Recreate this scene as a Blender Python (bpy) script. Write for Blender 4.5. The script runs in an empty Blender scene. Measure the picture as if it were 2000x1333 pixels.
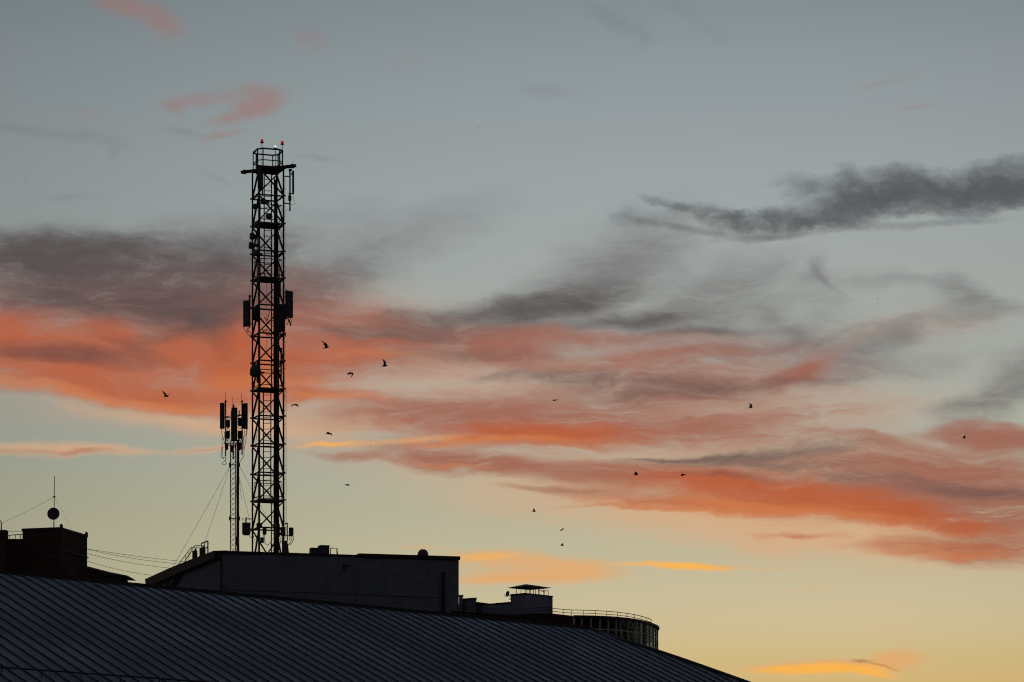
import bpy, math, random
from mathutils import Vector, Matrix
from math import radians, sin, cos, tan, atan, atan2, sqrt, pi, log2
random.seed(7)

# ------------------------------------------------------------------ camera
F, HOR, EYE = 5500.0, 1580.0, 1.7          # focal length and horizon row, in photo pixels; eye height
S = bpy.context.scene
C = S.collection
cam = bpy.data.objects.new('camera', bpy.data.cameras.new('camera'))
C.objects.link(cam); S.camera = cam
cam.location = (0, 0, EYE); cam.rotation_euler = (pi/2, 0, 0)
cam.data.sensor_width = 36.0; cam.data.lens = F/2000*36
cam.data.shift_y = (HOR-666.5)/2000
cam.data.clip_start = 0.5; cam.data.clip_end = 6000

# ------------------------------------------------------------------ exposure
SKY_STRENGTH = 0.15
S.view_settings.view_transform = 'Standard'; S.view_settings.look = 'None'
S.view_settings.gamma = 1.0; S.view_settings.use_curve_mapping = False
S.view_settings.exposure = log2(1/SKY_STRENGTH)      # dusk: the photo is exposed for the dim sky
S.cycles.use_adaptive_sampling = True; S.cycles.adaptive_threshold = .015; S.cycles.adaptive_min_samples = 6
S.cycles.filter_width = 1.15
S.cycles.max_bounces = 5; S.cycles.transparent_max_bounces = 8

def lin(c):
    return tuple(((v/255)/12.92 if v <= 10 else (((v/255)+0.055)/1.055)**2.4) for v in c)

# ------------------------------------------------------------------ world: dusk sky with clouds
W = bpy.data.worlds.new('World'); S.world = W; W.use_nodes = True
nt = W.node_tree; N = nt.nodes; L = nt.links
bg = N['Background']; bg.inputs[1].default_value = SKY_STRENGTH

def nd(t, **k):
    n = N.new(t)
    for a, v in k.items(): setattr(n, a, v)
    return n
def feed(sock, v):
    if hasattr(v, 'is_output'): L.new(v, sock)
    else: sock.default_value = v
def mth(op, a, b=None, c=None, clamp=False):
    n = nd('ShaderNodeMath', operation=op, use_clamp=clamp)
    for i, v in enumerate((a, b, c)):
        if v is not None: feed(n.inputs[i], v)
    return n.outputs[0]
def vmth(op, a, b=None, c=None):
    n = nd('ShaderNodeVectorMath', operation=op)
    for i, v in enumerate((a, b, c)):
        if v is not None: feed(n.inputs[i], v)
    return n.outputs['Value'] if op in ('DOT_PRODUCT', 'LENGTH') else n.outputs[0]
def smooth(v, lo, hi, to0=0.0, to1=1.0):
    n = nd('ShaderNodeMapRange', interpolation_type='SMOOTHSTEP')
    feed(n.inputs[0], v); n.inputs[1].default_value = lo; n.inputs[2].default_value = hi
    n.inputs[3].default_value = to0; n.inputs[4].default_value = to1
    return n.outputs[0]
def linear(v, lo, hi, to0=0.0, to1=1.0):
    n = nd('ShaderNodeMapRange'); n.clamp = True
    feed(n.inputs[0], v); n.inputs[1].default_value = lo; n.inputs[2].default_value = hi
    n.inputs[3].default_value = to0; n.inputs[4].default_value = to1
    return n.outputs[0]
def mixc(f, a, b):
    n = nd('ShaderNodeMix', data_type='RGBA')
    feed(n.inputs[0], f); feed(n.inputs[6], a); feed(n.inputs[7], b)
    return n.outputs[2]
def mapping(v, loc=(0,0,0), rot=0.0, sc=(1,1,1), kind='POINT'):
    n = nd('ShaderNodeMapping', vector_type=kind)
    feed(n.inputs[0], v); n.inputs[1].default_value = loc
    n.inputs[2].default_value = (0, 0, rot); n.inputs[3].default_value = sc
    return n.outputs[0]
def noise(v, scale, detail=6, rough=0.55, dist=0.0, color=False):
    n = nd('ShaderNodeTexNoise'); feed(n.inputs['Vector'], v)
    n.inputs['Scale'].default_value = scale; n.inputs['Detail'].default_value = detail
    n.inputs['Roughness'].default_value = rough; n.inputs['Distortion'].default_value = dist
    return n.outputs['Color'] if color else n.outputs['Fac']

DIR = nd('ShaderNodeTexCoord').outputs['Generated']
sep = nd('ShaderNodeSeparateXYZ'); L.new(DIR, sep.inputs[0])
dx, dy, dz = sep.outputs
AZ = mth('ARCTAN2', dx, dy)
EL = mth('ARCSINE', dz)
# base: Nishita twilight, sun just under the horizon ahead and slightly to the right
SUN_AZ, SUN_EL = radians(7), radians(-2)
sky = nd('ShaderNodeTexSky', sky_type='NISHITA', sun_disc=False)
sky.sun_elevation = SUN_EL; sky.sun_rotation = SUN_AZ
# the air's own tint by height above the horizon (Nishita colour x tint = colour of that evening)
NIS = {0:(.70,.22,.02), 1:(.749,.231,.02), 2:(.900,.401,.056), 3:(.911,.520,.139), 4:(.855,.575,.223), 5:(.783,.593,.294),
       6:(.711,.588,.347), 7:(.645,.570,.383), 8:(.586,.546,.406), 9:(.535,.519,.418), 10:(.491,.492,.424),
       11:(.453,.466,.424), 12:(.419,.441,.420), 13:(.389,.418,.413), 14:(.363,.396,.405), 15:(.339,.375,.396), 16:(.319,.356,.386)}
WANT = [(2,(196,171,114)), (3,(194,182,138)), (4,(193,186,155)), (5,(185,181,153)), (6,(177,175,151)), (7,(170,172,156)),
        (8,(166,170,159)), (9,(163,169,162)), (10,(160,167,163)), (11,(158,165,163)), (12,(155,164,164)), (13,(152,161,162)),
        (14,(147,157,160)), (15,(142,152,156)), (16,(134,146,152))]
ramp = nd('ShaderNodeValToRGB')
cr = ramp.color_ramp
stops = []
for el, c in WANT:
    w = lin(c); stops.append((el/40, tuple(w[i]/NIS[el][i] for i in range(3))))
stops = [(0.0, (.42, .55, 1.2))] + stops + [(26/40, (.62, .63, .62)), (1.0, (.62, .62, .64))]
while len(cr.elements) < len(stops): cr.elements.new(1.0)
for e, (p, c) in zip(cr.elements, stops):
    e.position = p; e.color = tuple(v/2 for v in c) + (1,)
feed(ramp.inputs[0], linear(EL, 0, radians(40)))
base = vmth('MULTIPLY', sky.outputs[0], vmth('SCALE', ramp.outputs[0]))
base.node.inputs[1].links[0].from_node.inputs['Scale'].default_value = 2.0
glow = vmth('DOT_PRODUCT', DIR, (sin(radians(3))*cos(radians(6)), cos(radians(3))*cos(radians(6)), sin(radians(6))))
fade = vmth('SCALE', base); fade.node.inputs['Scale'].default_value = 1.0
L.new(smooth(mth('ARCCOSINE', glow), radians(4), radians(22), 1.0, .68), fade.node.inputs['Scale'])
base = fade

# sky coordinates in thousandths of a radian-ish units (1 unit = 1/5.5 rad): right, up
cmb = nd('ShaderNodeCombineXYZ')
L.new(mth('MULTIPLY', AZ, F/1000), cmb.inputs[0]); L.new(mth('MULTIPLY', EL, F/1000), cmb.inputs[1])
P = cmb.outputs[0]
def ang(x, y):
    az = atan((x-1000)/F); el = atan((HOR-y)/F*cos(az))
    return az*F/1000, el*F/1000
# wind-drawn warps
def warp(v, tex, amp):
    return vmth('MULTIPLY_ADD', vmth('SUBTRACT', tex, (.5, .5, .5)), amp, v)
w1 = noise(mapping(P, sc=(1.0, 2.4, 1)), 2.6, 3, .5, color=True)
w2 = noise(mapping(P, sc=(1.0, 2.0, 1)), 9.0, 5, .6, color=True)
PW = warp(warp(P, w1, (.12, .060, 0)), w2, (.085, .038, 0))      # streaky clouds
w3 = noise(mapping(P, sc=(1, 1.7, 1)), 15, 6, .66, color=True)
PS = warp(P, w3, (.045, .020, 0))                                # small ragged clouds
PB = warp(P, w3, (.065, .046, 0))                                # billowy cloud
sH = linear(noise(mapping(PW, rot=radians(-2), sc=(1.5, 8, 1)), 2.2, 9, .66, 1.0), .33, .67)
sT = linear(noise(mapping(PW, rot=radians(-26), sc=(1.7, 6.5, 1)), 2.4, 9, .66, 1.2), .33, .67)
fH = linear(noise(mapping(PW, rot=radians(-4), sc=(3.0, 26, 1)), 2.4, 7, .66, .6), .28, .72)
fT = linear(noise(mapping(PW, rot=radians(-28), sc=(3.4, 20, 1)), 2.6, 7, .66, .8), .28, .72)
sH = mth('MULTIPLY_ADD', fH, .42, mth('MULTIPLY', sH, .58))
sT = mth('MULTIPLY_ADD', fT, .45, mth('MULTIPLY', sT, .55))
sB = linear(noise(mapping(PB, sc=(1, 1.6, 1)), 13, 7, .66, .4), .30, .70)
sM = linear(noise(mapping(PW, rot=radians(-10), sc=(1, 1.9, 1)), 6.5, 8, .66, .8), .30, .70)
eS = mth('MULTIPLY', EL, F/1000)
tilt = smooth(eS, .80, 1.02)
STREAK = mth('ADD', mth('MULTIPLY', sH, mth('SUBTRACT', 1, tilt)), mth('MULTIPLY', sT, tilt))

PREV = [None]
XY = {}
def field(blobs, vec, fx=1.0, fy=1.0):
    # sum of soft ellipses; every eighth one takes its lookup vector through the running sum (scaled to nothing),
    # which keeps the shader's evaluation in order
    if vec not in XY:
        sp = nd('ShaderNodeSeparateXYZ'); L.new(vec, sp.inputs[0]); XY[vec] = sp.outputs[0], sp.outputs[1]
    acc = None
    for i, (x, y, rx, ry, a, w) in enumerate(blobs):
        if i % 8 == 0:
            cb = nd('ShaderNodeCombineXYZ'); L.new(XY[vec][0], cb.inputs[0]); L.new(XY[vec][1], cb.inputs[1])
            link = acc if acc is not None else PREV[0]
            if link is not None: L.new(mth('MULTIPLY', link, 1e-6), cb.inputs[2])
        mx, my = ang(x, y)
        t = nd('ShaderNodeTexGradient', gradient_type='QUADRATIC_SPHERE')
        tm = t.texture_mapping; tm.vector_type = 'TEXTURE'
        tm.translation = (mx, my, -.35); tm.rotation = (0, 0, radians(a)); tm.scale = (rx*fx*.001338, ry*fy*.001338, 1)
        L.new(cb.outputs[0], t.inputs[0])
        acc = mth('MULTIPLY', t.outputs['Fac'], w/.4225) if acc is None else mth('MULTIPLY_ADD', t.outputs['Fac'], w/.4225, acc)
    PREV[0] = acc
    return acc
def cover(fld, tex, k, gain, thr=0.0):
    t = mth('MAXIMUM', mth('MULTIPLY_ADD', tex, 2*k, 1-k), 0.02)
    d = mth('MULTIPLY', mth('MULTIPLY', fld, t), gain)
    if thr: d = mth('MAXIMUM', mth('SUBTRACT', d, thr), 0.0)
    return mth('SUBTRACT', 1, mth('POWER', 0.1, d), clamp=True)

# cloud lists: centre x, y (photo px turned into sky directions), half length, half height, tilt, weight
VEIL = [(300,815,330,26,-4,.30),(620,800,260,60,0,.50),(850,750,260,60,0,.55),(1150,760,300,80,0,.45),(1450,800,300,80,2,.40),
        (1100,880,300,30,0,.4),(760,900,160,24,-4,.3),(700,640,260,60,0,.35),(1700,800,220,30,6,.25),(450,700,300,80,0,.3),(1750,640,200,24,6,.25),(880,740,120,30,-4,.3)]
PEACH = [(60,876,190,9,0,.75),(200,881,110,7,0,.5),(420,879,80,6,4,.5),(1680,1035,330,36,-4,.60),(1480,1000,260,24,-2,.4),(1500,1015,360,34,-2,.75),(1250,985,280,44,-2,.50),(1000,950,220,40,-4,.30),(1800,1060,280,44,-3,.50),(1500,900,380,36,0,.30),(1550,1062,180,16,-2,.35),(1650,1042,140,14,-3,.35),
        (420,830,220,16,-4,.35),(620,830,160,18,0,.3),(300,812,200,10,-5,.3)]
SALMON = [(1720,950,330,50,-3,.60),(1850,945,200,30,-3,.55),(1950,995,170,60,-3,.50),(1950,1078,170,22,-4,.40),(1150,838,380,30,2,.26),(900,822,240,20,0,.26),(1400,722,260,24,4,.24),
        (1050,800,420,80,0,.14),(1500,800,330,80,2,.12),(1820,945,260,46,-3,.60),(1300,930,300,24,0,.12),(1850,900,200,24,0,.3),
        (120,590,320,60,0,.40),(320,620,320,70,-4,.55),(520,640,220,70,0,.60),(660,655,200,48,-3,.62),(850,655,200,26,-4,.80),
        (985,690,110,18,-14,.85),(1030,655,170,14,-2,.55),(760,712,160,20,0,.22),(1250,720,160,24,5,.60),(1400,712,130,18,9,.60),
        (1560,734,58,13,20,1.0),(1300,690,180,14,8,.35),(1350,768,200,20,3,.35),(1000,805,280,26,0,.45),(820,810,160,18,0,.50),
        (1150,832,200,28,4,.75),(1360,840,200,20,2,.50),(1500,812,200,10,5,.45),(1700,858,110,8,-8,.60),(1520,850,150,12,0,.35),
        (870,902,140,15,-8,.95),(990,916,140,12,-6,.65),(690,893,90,7,-6,.45),(1160,932,200,16,-3,.70),(1300,930,170,18,0,.70),
        (1250,975,180,9,-2,.55),(1080,968,100,5,-4,.40),(1930,848,75,17,-8,1.1),(1990,850,60,15,0,.90),(1850,842,60,9,4,.35),
        (60,881,140,4,0,.20),(170,882,70,4,0,.22),(420,879,60,3,4,.15),(1780,985,230,30,-5,.55),(1920,1080,180,16,-4,.45),(1970,1030,120,26,0,.55),
        (1620,690,120,9,24,.10),(1200,670,160,9,2,.45),(1700,905,200,12,-2,.40),(1880,905,160,12,-2,.4),(1880,1000,160,24,-4,.55)]
ORANGE = [(100,690,240,44,-2,.34),(300,710,220,44,-4,.34),(480,720,160,40,0,.25),(1420,960,260,26,-3,.40),(1650,985,220,20,-5,.50),(1100,850,220,18,3,.34),(780,838,120,16,0,.2),
        (50,660,200,34,0,.45),(40,705,200,28,0,.55),(200,748,200,26,-8,1.0),(330,775,180,16,-4,.85),(450,695,110,44,30,.80),
        (30,640,50,16,-30,.4),(210,655,50,26,-50,.3),(340,665,60,24,40,.40),(560,720,150,32,0,.45),(620,770,130,10,-5,.80),(650,690,110,16,0,.45),
        (90,748,160,20,-4,.70),(480,755,120,24,0,.50),(1020,848,160,15,3,.90),(1110,856,140,13,5,.50),(870,865,120,7,6,.4),
        (1450,952,170,24,-3,.95),(1570,970,170,22,-5,1.30),(1690,992,140,13,-6,.90),(1790,1014,120,12,-6,.55),(1340,988,210,7,-1,.80),
        (1240,998,160,4,0,.45),(1870,1026,150,11,-5,.50),(1850,1072,160,12,-3,.55),(1580,1042,90,5,-3,.40),(720,664,120,9,-4,.3)]
GREY = [(1120,590,170,26,16,.24),(260,560,360,60,4,.30),(120,695,170,16,-3,.75),(330,650,120,14,20,.3),(250,680,90,12,-20,.26),(420,650,60,26,-50,.30),(390,630,100,20,8,.30),(900,690,240,12,-3,.18),(80,590,160,18,0,.28),
        (40,498,230,28,4,1.20),(210,508,230,28,9,.66),(390,530,200,34,14,.55),(120,550,200,26,4,.34),(200,590,230,26,0,.34),(330,610,180,20,-3,.34),
        (480,590,150,40,12,.28),(620,565,160,26,16,.22),
        (950,608,220,18,3,.66),(1100,602,150,18,10,.34),(1240,634,150,12,2,.58),(1400,654,120,8,2,.38),(800,650,150,15,0,.34),(690,645,110,12,-4,.30),
        (1440,890,115,10,3,.46),(1590,876,120,12,2,.34),(1340,896,140,4,2,.45),(1500,904,260,7,0,.28),(1180,742,170,13,0,.34),(1060,736,120,10,0,.20),(1300,765,240,18,2,.32),
        (1900,955,200,12,-3,.30),(1740,930,160,9,-4,.26),(1420,928,120,8,0,.32),(950,735,80,8,10,.2),(1650,740,260,10,4,.2)]
CIRRUS = [(560,475,300,40,10,.20),(640,558,190,30,16,.22),(770,478,230,24,16,.13),(870,425,160,18,24,.09),(700,518,190,18,16,.14),(350,460,240,24,9,.16),(1180,560,190,66,30,.30),(1110,595,150,30,18,.30),(1245,520,130,46,38,.22),(1290,480,80,22,38,.20),(1375,600,110,34,42,.34),(1440,570,120,30,30,.28),(1330,595,110,14,40,.24),(1480,620,160,24,18,.20),
        (1590,525,26,16,-45,.34),(1602,547,34,6,-50,.34),(1885,566,54,20,-25,.50),(1965,592,80,10,-14,.30),(1700,545,140,9,0,.16),(1800,548,60,8,0,.14),
        (1528,642,60,10,-38,.40),(1580,662,64,26,30,.28),(1742,664,110,18,20,.32),(1690,690,100,14,20,.24),(1800,622,160,8,5,.26),
        (1540,690,220,14,5,.30),(1700,716,200,12,5,.24),(1960,772,110,24,24,.55),(1900,786,80,11,8,.42),(1995,720,60,26,30,.38),(1650,680,320,50,10,.14),(1300,630,380,50,8,.14),(1450,690,200,20,8,.2)]
FAINT = [(1215,45,70,14,-22,.22),(1256,72,10,22,0,.16),(1335,20,60,14,-30,.16),(1070,178,62,9,-4,.26),(200,273,60,9,-10,.34),(225,300,10,16,0,.15),(60,258,80,7,-5,.28),
        (150,386,70,5,5,.24),(362,258,42,5,-12,.36),(418,346,36,4,-22,.28),(625,310,55,4,-4,.24),(20,245,40,6,-12,.2),(1400,70,40,8,-30,.14),(1180,30,60,8,-30,.14)]
PINK = [(250,8,66,13,-8,1.0),(325,50,38,17,-12,.60),(608,76,36,13,-14,.34),(400,193,80,9,13,.75),(505,196,44,16,8,.75),(485,216,62,12,18,.65),
        (430,266,48,5,12,.55),(345,214,20,8,-22,.45),(455,226,70,7,15,.40),(780,128,50,10,20,.14),(160,220,34,8,0,.22),(1735,160,55,4,12,.30),(1785,211,34,4,6,.36),(1840,220,20,6,0,.14),
        (1860,636,80,5,-5,.3),(1640,660,90,16,22,.12),(1010,270,34,7,24,.14)]
CUMUL = [(1320,402,66,8,-14,.60),(1415,425,54,16,-14,.80),(1495,434,100,17,0,.75),(1570,440,170,11,7,.50),(1635,405,100,20,12,.62),(1700,386,80,26,8,.75),
        (1805,380,130,22,2,1.15),(1760,352,60,22,0,.42),(1650,345,40,18,-20,.40),(1565,365,44,18,0,.28),(1515,362,34,14,0,.18),(1600,375,70,16,10,.22),(1905,388,100,17,4,.75),(1985,370,80,24,5,.95),
        (1965,324,85,14,10,.42),(1890,352,60,20,0,.30),(1960,405,100,10,10,.4)]
CEDGE = [(1300,438,105,4,-9,.50),(1232,430,40,8,-4,.50),(1385,457,90,4,-9,.45),(1490,466,90,4,2,.45),(1610,452,150,5,7,.40),(1760,440,110,4,3,.32),(1870,436,150,4,3,.36),(1225,415,30,7,10,.25),(1290,425,90,10,8,.2)]
HOT = [(1460,985,220,9,-2,.70),(1620,1004,170,8,-5,.70),(1350,998,200,6,-1,.6),(1760,1030,150,8,-5,.35),(200,778,200,10,-6,.60),(350,790,150,8,-2,.55),(60,755,120,8,-4,.4),(1010,864,150,6,3,.65),(900,866,110,5,5,.5),(640,776,120,5,-4,.55),(560,745,130,12,0,.3),(450,740,90,20,10,.35),(1150,870,120,5,4,.3),(1850,1086,140,8,-3,.4),(880,912,90,5,-8,.3),(720,690,120,8,0,.25)]
GOLD = [(640,867,60,3,3,.55),(955,1087,80,7,2,.42),(1335,1106,100,6,-4,1.4),(1240,1102,70,3,-2,.45),
        (1560,1307,100,7,2,1.2),(1640,1306,110,8,-2,1.3),(1700,1314,60,5,-10,1.1)]
AMBER = [(640,867,80,5,3,.5),(760,862,110,5,5,.45),(860,856,80,5,6,.3),(960,1088,100,12,2,.70),(1060,1096,130,12,-4,.40),(1130,1112,90,15,0,.80),(1060,1128,150,11,0,.95),(960,1131,90,8,0,.60),(1010,1108,130,16,0,.34),(820,1071,60,4,-3,.28),
        (1750,1287,52,15,0,1.0),(1660,1300,120,8,-2,.9),(1520,1304,80,7,2,.5),(1400,1107,70,6,-4,.4),(1500,1110,80,5,0,.15),(1580,1150,60,6,8,.14)]
SHADE = [(1682,1292,26,4,-3,.55),(1722,1302,44,4,-12,.35)]

# the cloud deck goes on, in the same streaks, to either side of the view
sideband = mth('MULTIPLY', smooth(mth('ABSOLUTE', mth('MULTIPLY', AZ, F/1000)), 1.02, 1.5),
               mth('MULTIPLY', smooth(eS, .50, .75), smooth(eS, 1.5, 1.1)))
sideband = mth('MULTIPLY', sideband, linear(noise(mapping(P, sc=(1, 3, 1)), 1.6, 3, .5), .42, .68))

def rgb(c, f=1.0): return tuple(v*f for v in lin(c)) + (1,)
col = base
MOTT = mth('MULTIPLY_ADD', sM, .55, mth('MULTIPLY', sH, .45))
WISP = mth('MULTIPLY_ADD', sM, .45, mth('MULTIPLY', sT, .55))
GTEX = mth('MULTIPLY_ADD', sM, .35, mth('MULTIPLY', STREAK, .65))
CTEX = mth('MULTIPLY_ADD', sM, .5, mth('MULTIPLY', sB, .5))
def lay(c, blobs, vec, fx, fy, tex, k, gain, top, rgb_, thr=0.0, side=0.0):
    f = field(blobs, vec, fx, fy)
    if side: f = mth('MULTIPLY_ADD', sideband, side, f)
    return mixc(mth('MULTIPLY', cover(f, tex, k, gain, thr), top), c, rgb(rgb_))
col = lay(col, VEIL,   PW, 1.25, 1.7, STREAK, .60, .75, .80, (200,158,132))
col = lay(col, PEACH,  PW, 1.25, 1.6, sH, .50, .85, .88, (216,170,130))
col = lay(col, FAINT,  PS, 1.5, 2.4, WISP, 1.0, .48, .85, (104,109,113), .02)
col = lay(col, PINK,   PS, 1.4, 2.2, WISP, 1.15, .55, .80, (156,114,108), .03)
col = lay(col, CIRRUS, PW, 1.45, 2.2, WISP, 1.05, .75, .88, (108,104,105), .02)
col = lay(col, SALMON, PW, 1.3, 1.85, STREAK, 1.15, .85, .90, (158,93,75), .02, .35)
col = lay(col, GREY,   PW, 1.25, 1.9, GTEX, 1.0, .50, .80, (96,84,83), .0)
col = lay(col, ORANGE, PW, 1.25, 1.8, MOTT, 1.0, .85, .92, (186,92,54), .02, .25)
col = lay(col, HOT,    PW, 1.2, 1.6, MOTT, .80, .70, .85, (212,128,78), .01)
col = lay(col, GREY,   PW, 1.15, 1.6, GTEX, 1.25, .62, .86, (80,73,75), .03)
col = lay(col, CUMUL,  PB, 1.25, 1.9, CTEX, 1.2, .92, .88, (72,73,76), .05)
col = lay(col, CEDGE,  PS, 1.2, 1.9, sB, .9, .75, .75, (96,98,101), .02)
col = lay(col, AMBER,  PS, 1.15, 1.5, STREAK, .85, .80, .88, (230,166,104), .01)
col = lay(col, GOLD,   PS, 1.0, 1.4, STREAK, .6, .95, .95, (252,180,76), .01)
col = mixc(cover(field(SHADE, PS), STREAK, .3, .7), col, rgb((150,94,58)))
L.new(col, bg.inputs[0])
W.cycles.sampling_method = 'MANUAL'; W.cycles.sample_map_resolution = 512
# the sun has set (2 degrees under the horizon), so no sun lamp: the sky is the only daylight

# ------------------------------------------------------------------ materials
def mat(name, c, rough=.6, metal=0.0, var=0.25, scale=3.0, bump=0.0, emit=None, es=0.0, stretch=(1,1,1), spec=.5):
    m = bpy.data.materials.new(name); m.use_nodes = True
    t = m.node_tree; b = t.nodes['Principled BSDF']
    b.inputs['Roughness'].default_value = rough; b.inputs['Metallic'].default_value = metal
    b.inputs['Specular IOR Level'].default_value = spec
    tc = t.nodes.new('ShaderNodeTexCoord'); mp = t.nodes.new('ShaderNodeMapping'); mp.inputs[3].default_value = stretch
    geo = t.nodes.new('ShaderNodeNewGeometry')
    t.links.new(geo.outputs['Position'], mp.inputs[0])
    nz = t.nodes.new('ShaderNodeTexNoise'); nz.inputs['Scale'].default_value = scale; nz.inputs['Detail'].default_value = 6
    nz.inputs['Roughness'].default_value = .65
    t.links.new(mp.outputs[0], nz.inputs['Vector'])
    r = t.nodes.new('ShaderNodeValToRGB')
    r.color_ramp.elements[0].position = .28; r.color_ramp.elements[1].position = .72
    r.color_ramp.elements[0].color = tuple(v*(1-var) for v in c) + (1,)
    r.color_ramp.elements[1].color = tuple(min(1, v*(1+var)) for v in c) + (1,)
    t.links.new(nz.outputs['Fac'], r.inputs[0]); t.links.new(r.outputs[0], b.inputs['Base Color'])
    if bump:
        bp = t.nodes.new('ShaderNodeBump'); bp.inputs['Strength'].default_value = bump; bp.inputs['Distance'].default_value = .02
        t.links.new(nz.outputs['Fac'], bp.inputs['Height']); t.links.new(bp.outputs[0], b.inputs['Normal'])
    if emit:
        b.inputs['Emission Color'].default_value = emit + (1,); b.inputs['Emission Strength'].default_value = es
    return m
M = {}
M['steel'] = mat('dark_painted_steel', (.045,.045,.05), .6, .0, .3, 6)
M['cable'] = mat('black_cable', (.02,.02,.02), .6, 0, .2, 8)
M['radome'] = mat('grey_radome', (.045,.058,.082), .55, 0, .12, 4)
M['radio'] = mat('radio_unit_paint', (.06,.068,.08), .6, 0, .2, 5)
M['metal_roof'] = mat('blue_grey_roof_metal', (.185,.240,.310), .48, 0.0, .30, 7.0, .10, spec=.40)
M['seam'] = mat('shaded_seam_metal', (.06,.07,.09), .6, 0, .2, 2, spec=.2)  # roof metal made darker: the seams' shadow side is put into the colour
M['flash'] = mat('dark_flashing', (.030,.031,.035), .7, 0, .3, 2)
M['plaster'] = mat('grey_plaster', (.175,.225,.300), .9, 0, .24, 2.2, .1, spec=.1)
M['plaster_side'] = mat('pale_blue_grey_plaster', (.24,.30,.42), .9, 0, .12, 1.2, .1, spec=.1)
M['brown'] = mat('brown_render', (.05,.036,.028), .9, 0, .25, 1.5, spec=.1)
M['glass_frame'] = mat('grey_mullion', (.42,.45,.50), .5, 0, .15, 5)
M['lead'] = mat('weathered_sheet', (.10,.10,.105), .7, 0, .3, 2.5)
M['ground'] = mat('asphalt', (.05,.05,.052), .9, 0, .3, .6)
M['feather'] = mat('dark_feathers', (.035,.032,.03), .8, 0, .3, 12)
M['redlamp'] = mat('lit_red_lens', (.5,.01,.01), .2, 0, .05, 8, emit=(1.0,.035,.02), es=.035)
M['whitelamp'] = mat('lit_white_lens', (.8,.8,.8), .2, 0, .05, 8, emit=(.9,.95,1.0), es=.11)
def vary(m, amt):
    # each sheet weathers a little differently
    t = m.node_tree; b = t.nodes['Principled BSDF']; src = b.inputs['Base Color'].links[0].from_socket
    oi = t.nodes.new('ShaderNodeObjectInfo'); mr = t.nodes.new('ShaderNodeMapRange'); mr.inputs[3].default_value = 1-amt; mr.inputs[4].default_value = 1+amt
    t.links.new(oi.outputs['Random'], mr.inputs[0])
    sc = t.nodes.new('ShaderNodeVectorMath'); sc.operation = 'SCALE'; t.links.new(src, sc.inputs[0]); t.links.new(mr.outputs[0], sc.inputs['Scale'])
    t.links.new(sc.outputs[0], b.inputs['Base Color'])
    n2 = t.nodes.new('ShaderNodeTexNoise'); n2.inputs['Scale'].default_value = .35; n2.inputs['Detail'].default_value = 5
    geo = t.nodes.new('ShaderNodeNewGeometry'); t.links.new(geo.outputs['Position'], n2.inputs['Vector'])
    m2 = t.nodes.new('ShaderNodeMapRange'); m2.inputs[1].default_value = .3; m2.inputs[2].default_value = .7; m2.inputs[3].default_value = .36; m2.inputs[4].default_value = .60
    t.links.new(n2.outputs['Fac'], m2.inputs[0]); t.links.new(m2.outputs[0], b.inputs['Roughness'])
vary(M['metal_roof'], .10)
def brickmat():
    m = bpy.data.materials.new('dark_brick'); m.use_nodes = True
    t = m.node_tree; b = t.nodes['Principled BSDF']; b.inputs['Roughness'].default_value = .9; b.inputs['Specular IOR Level'].default_value = .1
    geo = t.nodes.new('ShaderNodeNewGeometry'); mp = t.nodes.new('ShaderNodeMapping'); mp.inputs[2].default_value = (pi/2, 0, 0)
    br = t.nodes.new('ShaderNodeTexBrick'); br.inputs['Scale'].default_value = 2.2
    br.inputs['Color1'].default_value = (.075,.055,.042,1); br.inputs['Color2'].default_value = (.055,.042,.034,1); br.inputs['Mortar'].default_value = (.10,.088,.075,1)
    t.links.new(geo.outputs['Position'], mp.inputs[0]); t.links.new(mp.outputs[0], br.inputs['Vector']); t.links.new(br.outputs['Color'], b.inputs['Base Color'])
    return m
M['brick'] = brickmat()
def glassmat():
    m = bpy.data.materials.new('tinted_window_glass'); m.use_nodes = True
    t = m.node_tree; t.nodes.remove(t.nodes['Principled BSDF']); out = t.nodes['Material Output']
    a = t.nodes.new('ShaderNodeBsdfTransparent'); a.inputs[0].default_value = (.72,.78,.80,1)
    g = t.nodes.new('ShaderNodeBsdfGlossy'); g.inputs['Roughness'].default_value = .03; g.inputs[0].default_value = (.30,.33,.38,1)
    lw = t.nodes.new('ShaderNodeLayerWeight'); lw.inputs[0].default_value = .5
    pw = t.nodes.new('ShaderNodeMath'); pw.operation = 'POWER'; pw.inputs[1].default_value = 4.5; t.links.new(lw.outputs['Facing'], pw.inputs[0])
    fr = t.nodes.new('ShaderNodeMath'); fr.operation = 'MULTIPLY_ADD'; fr.inputs[1].default_value = .6; fr.inputs[2].default_value = .03; t.links.new(pw.outputs[0], fr.inputs[0])
    mx = t.nodes.new('ShaderNodeMixShader'); t.links.new(fr.outputs[0], mx.inputs[0]); t.links.new(a.outputs[0], mx.inputs[1]); t.links.new(g.outputs[0], mx.inputs[2])
    t.links.new(mx.outputs[0], out.inputs[0]); return m
M['glass'] = glassmat()

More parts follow.
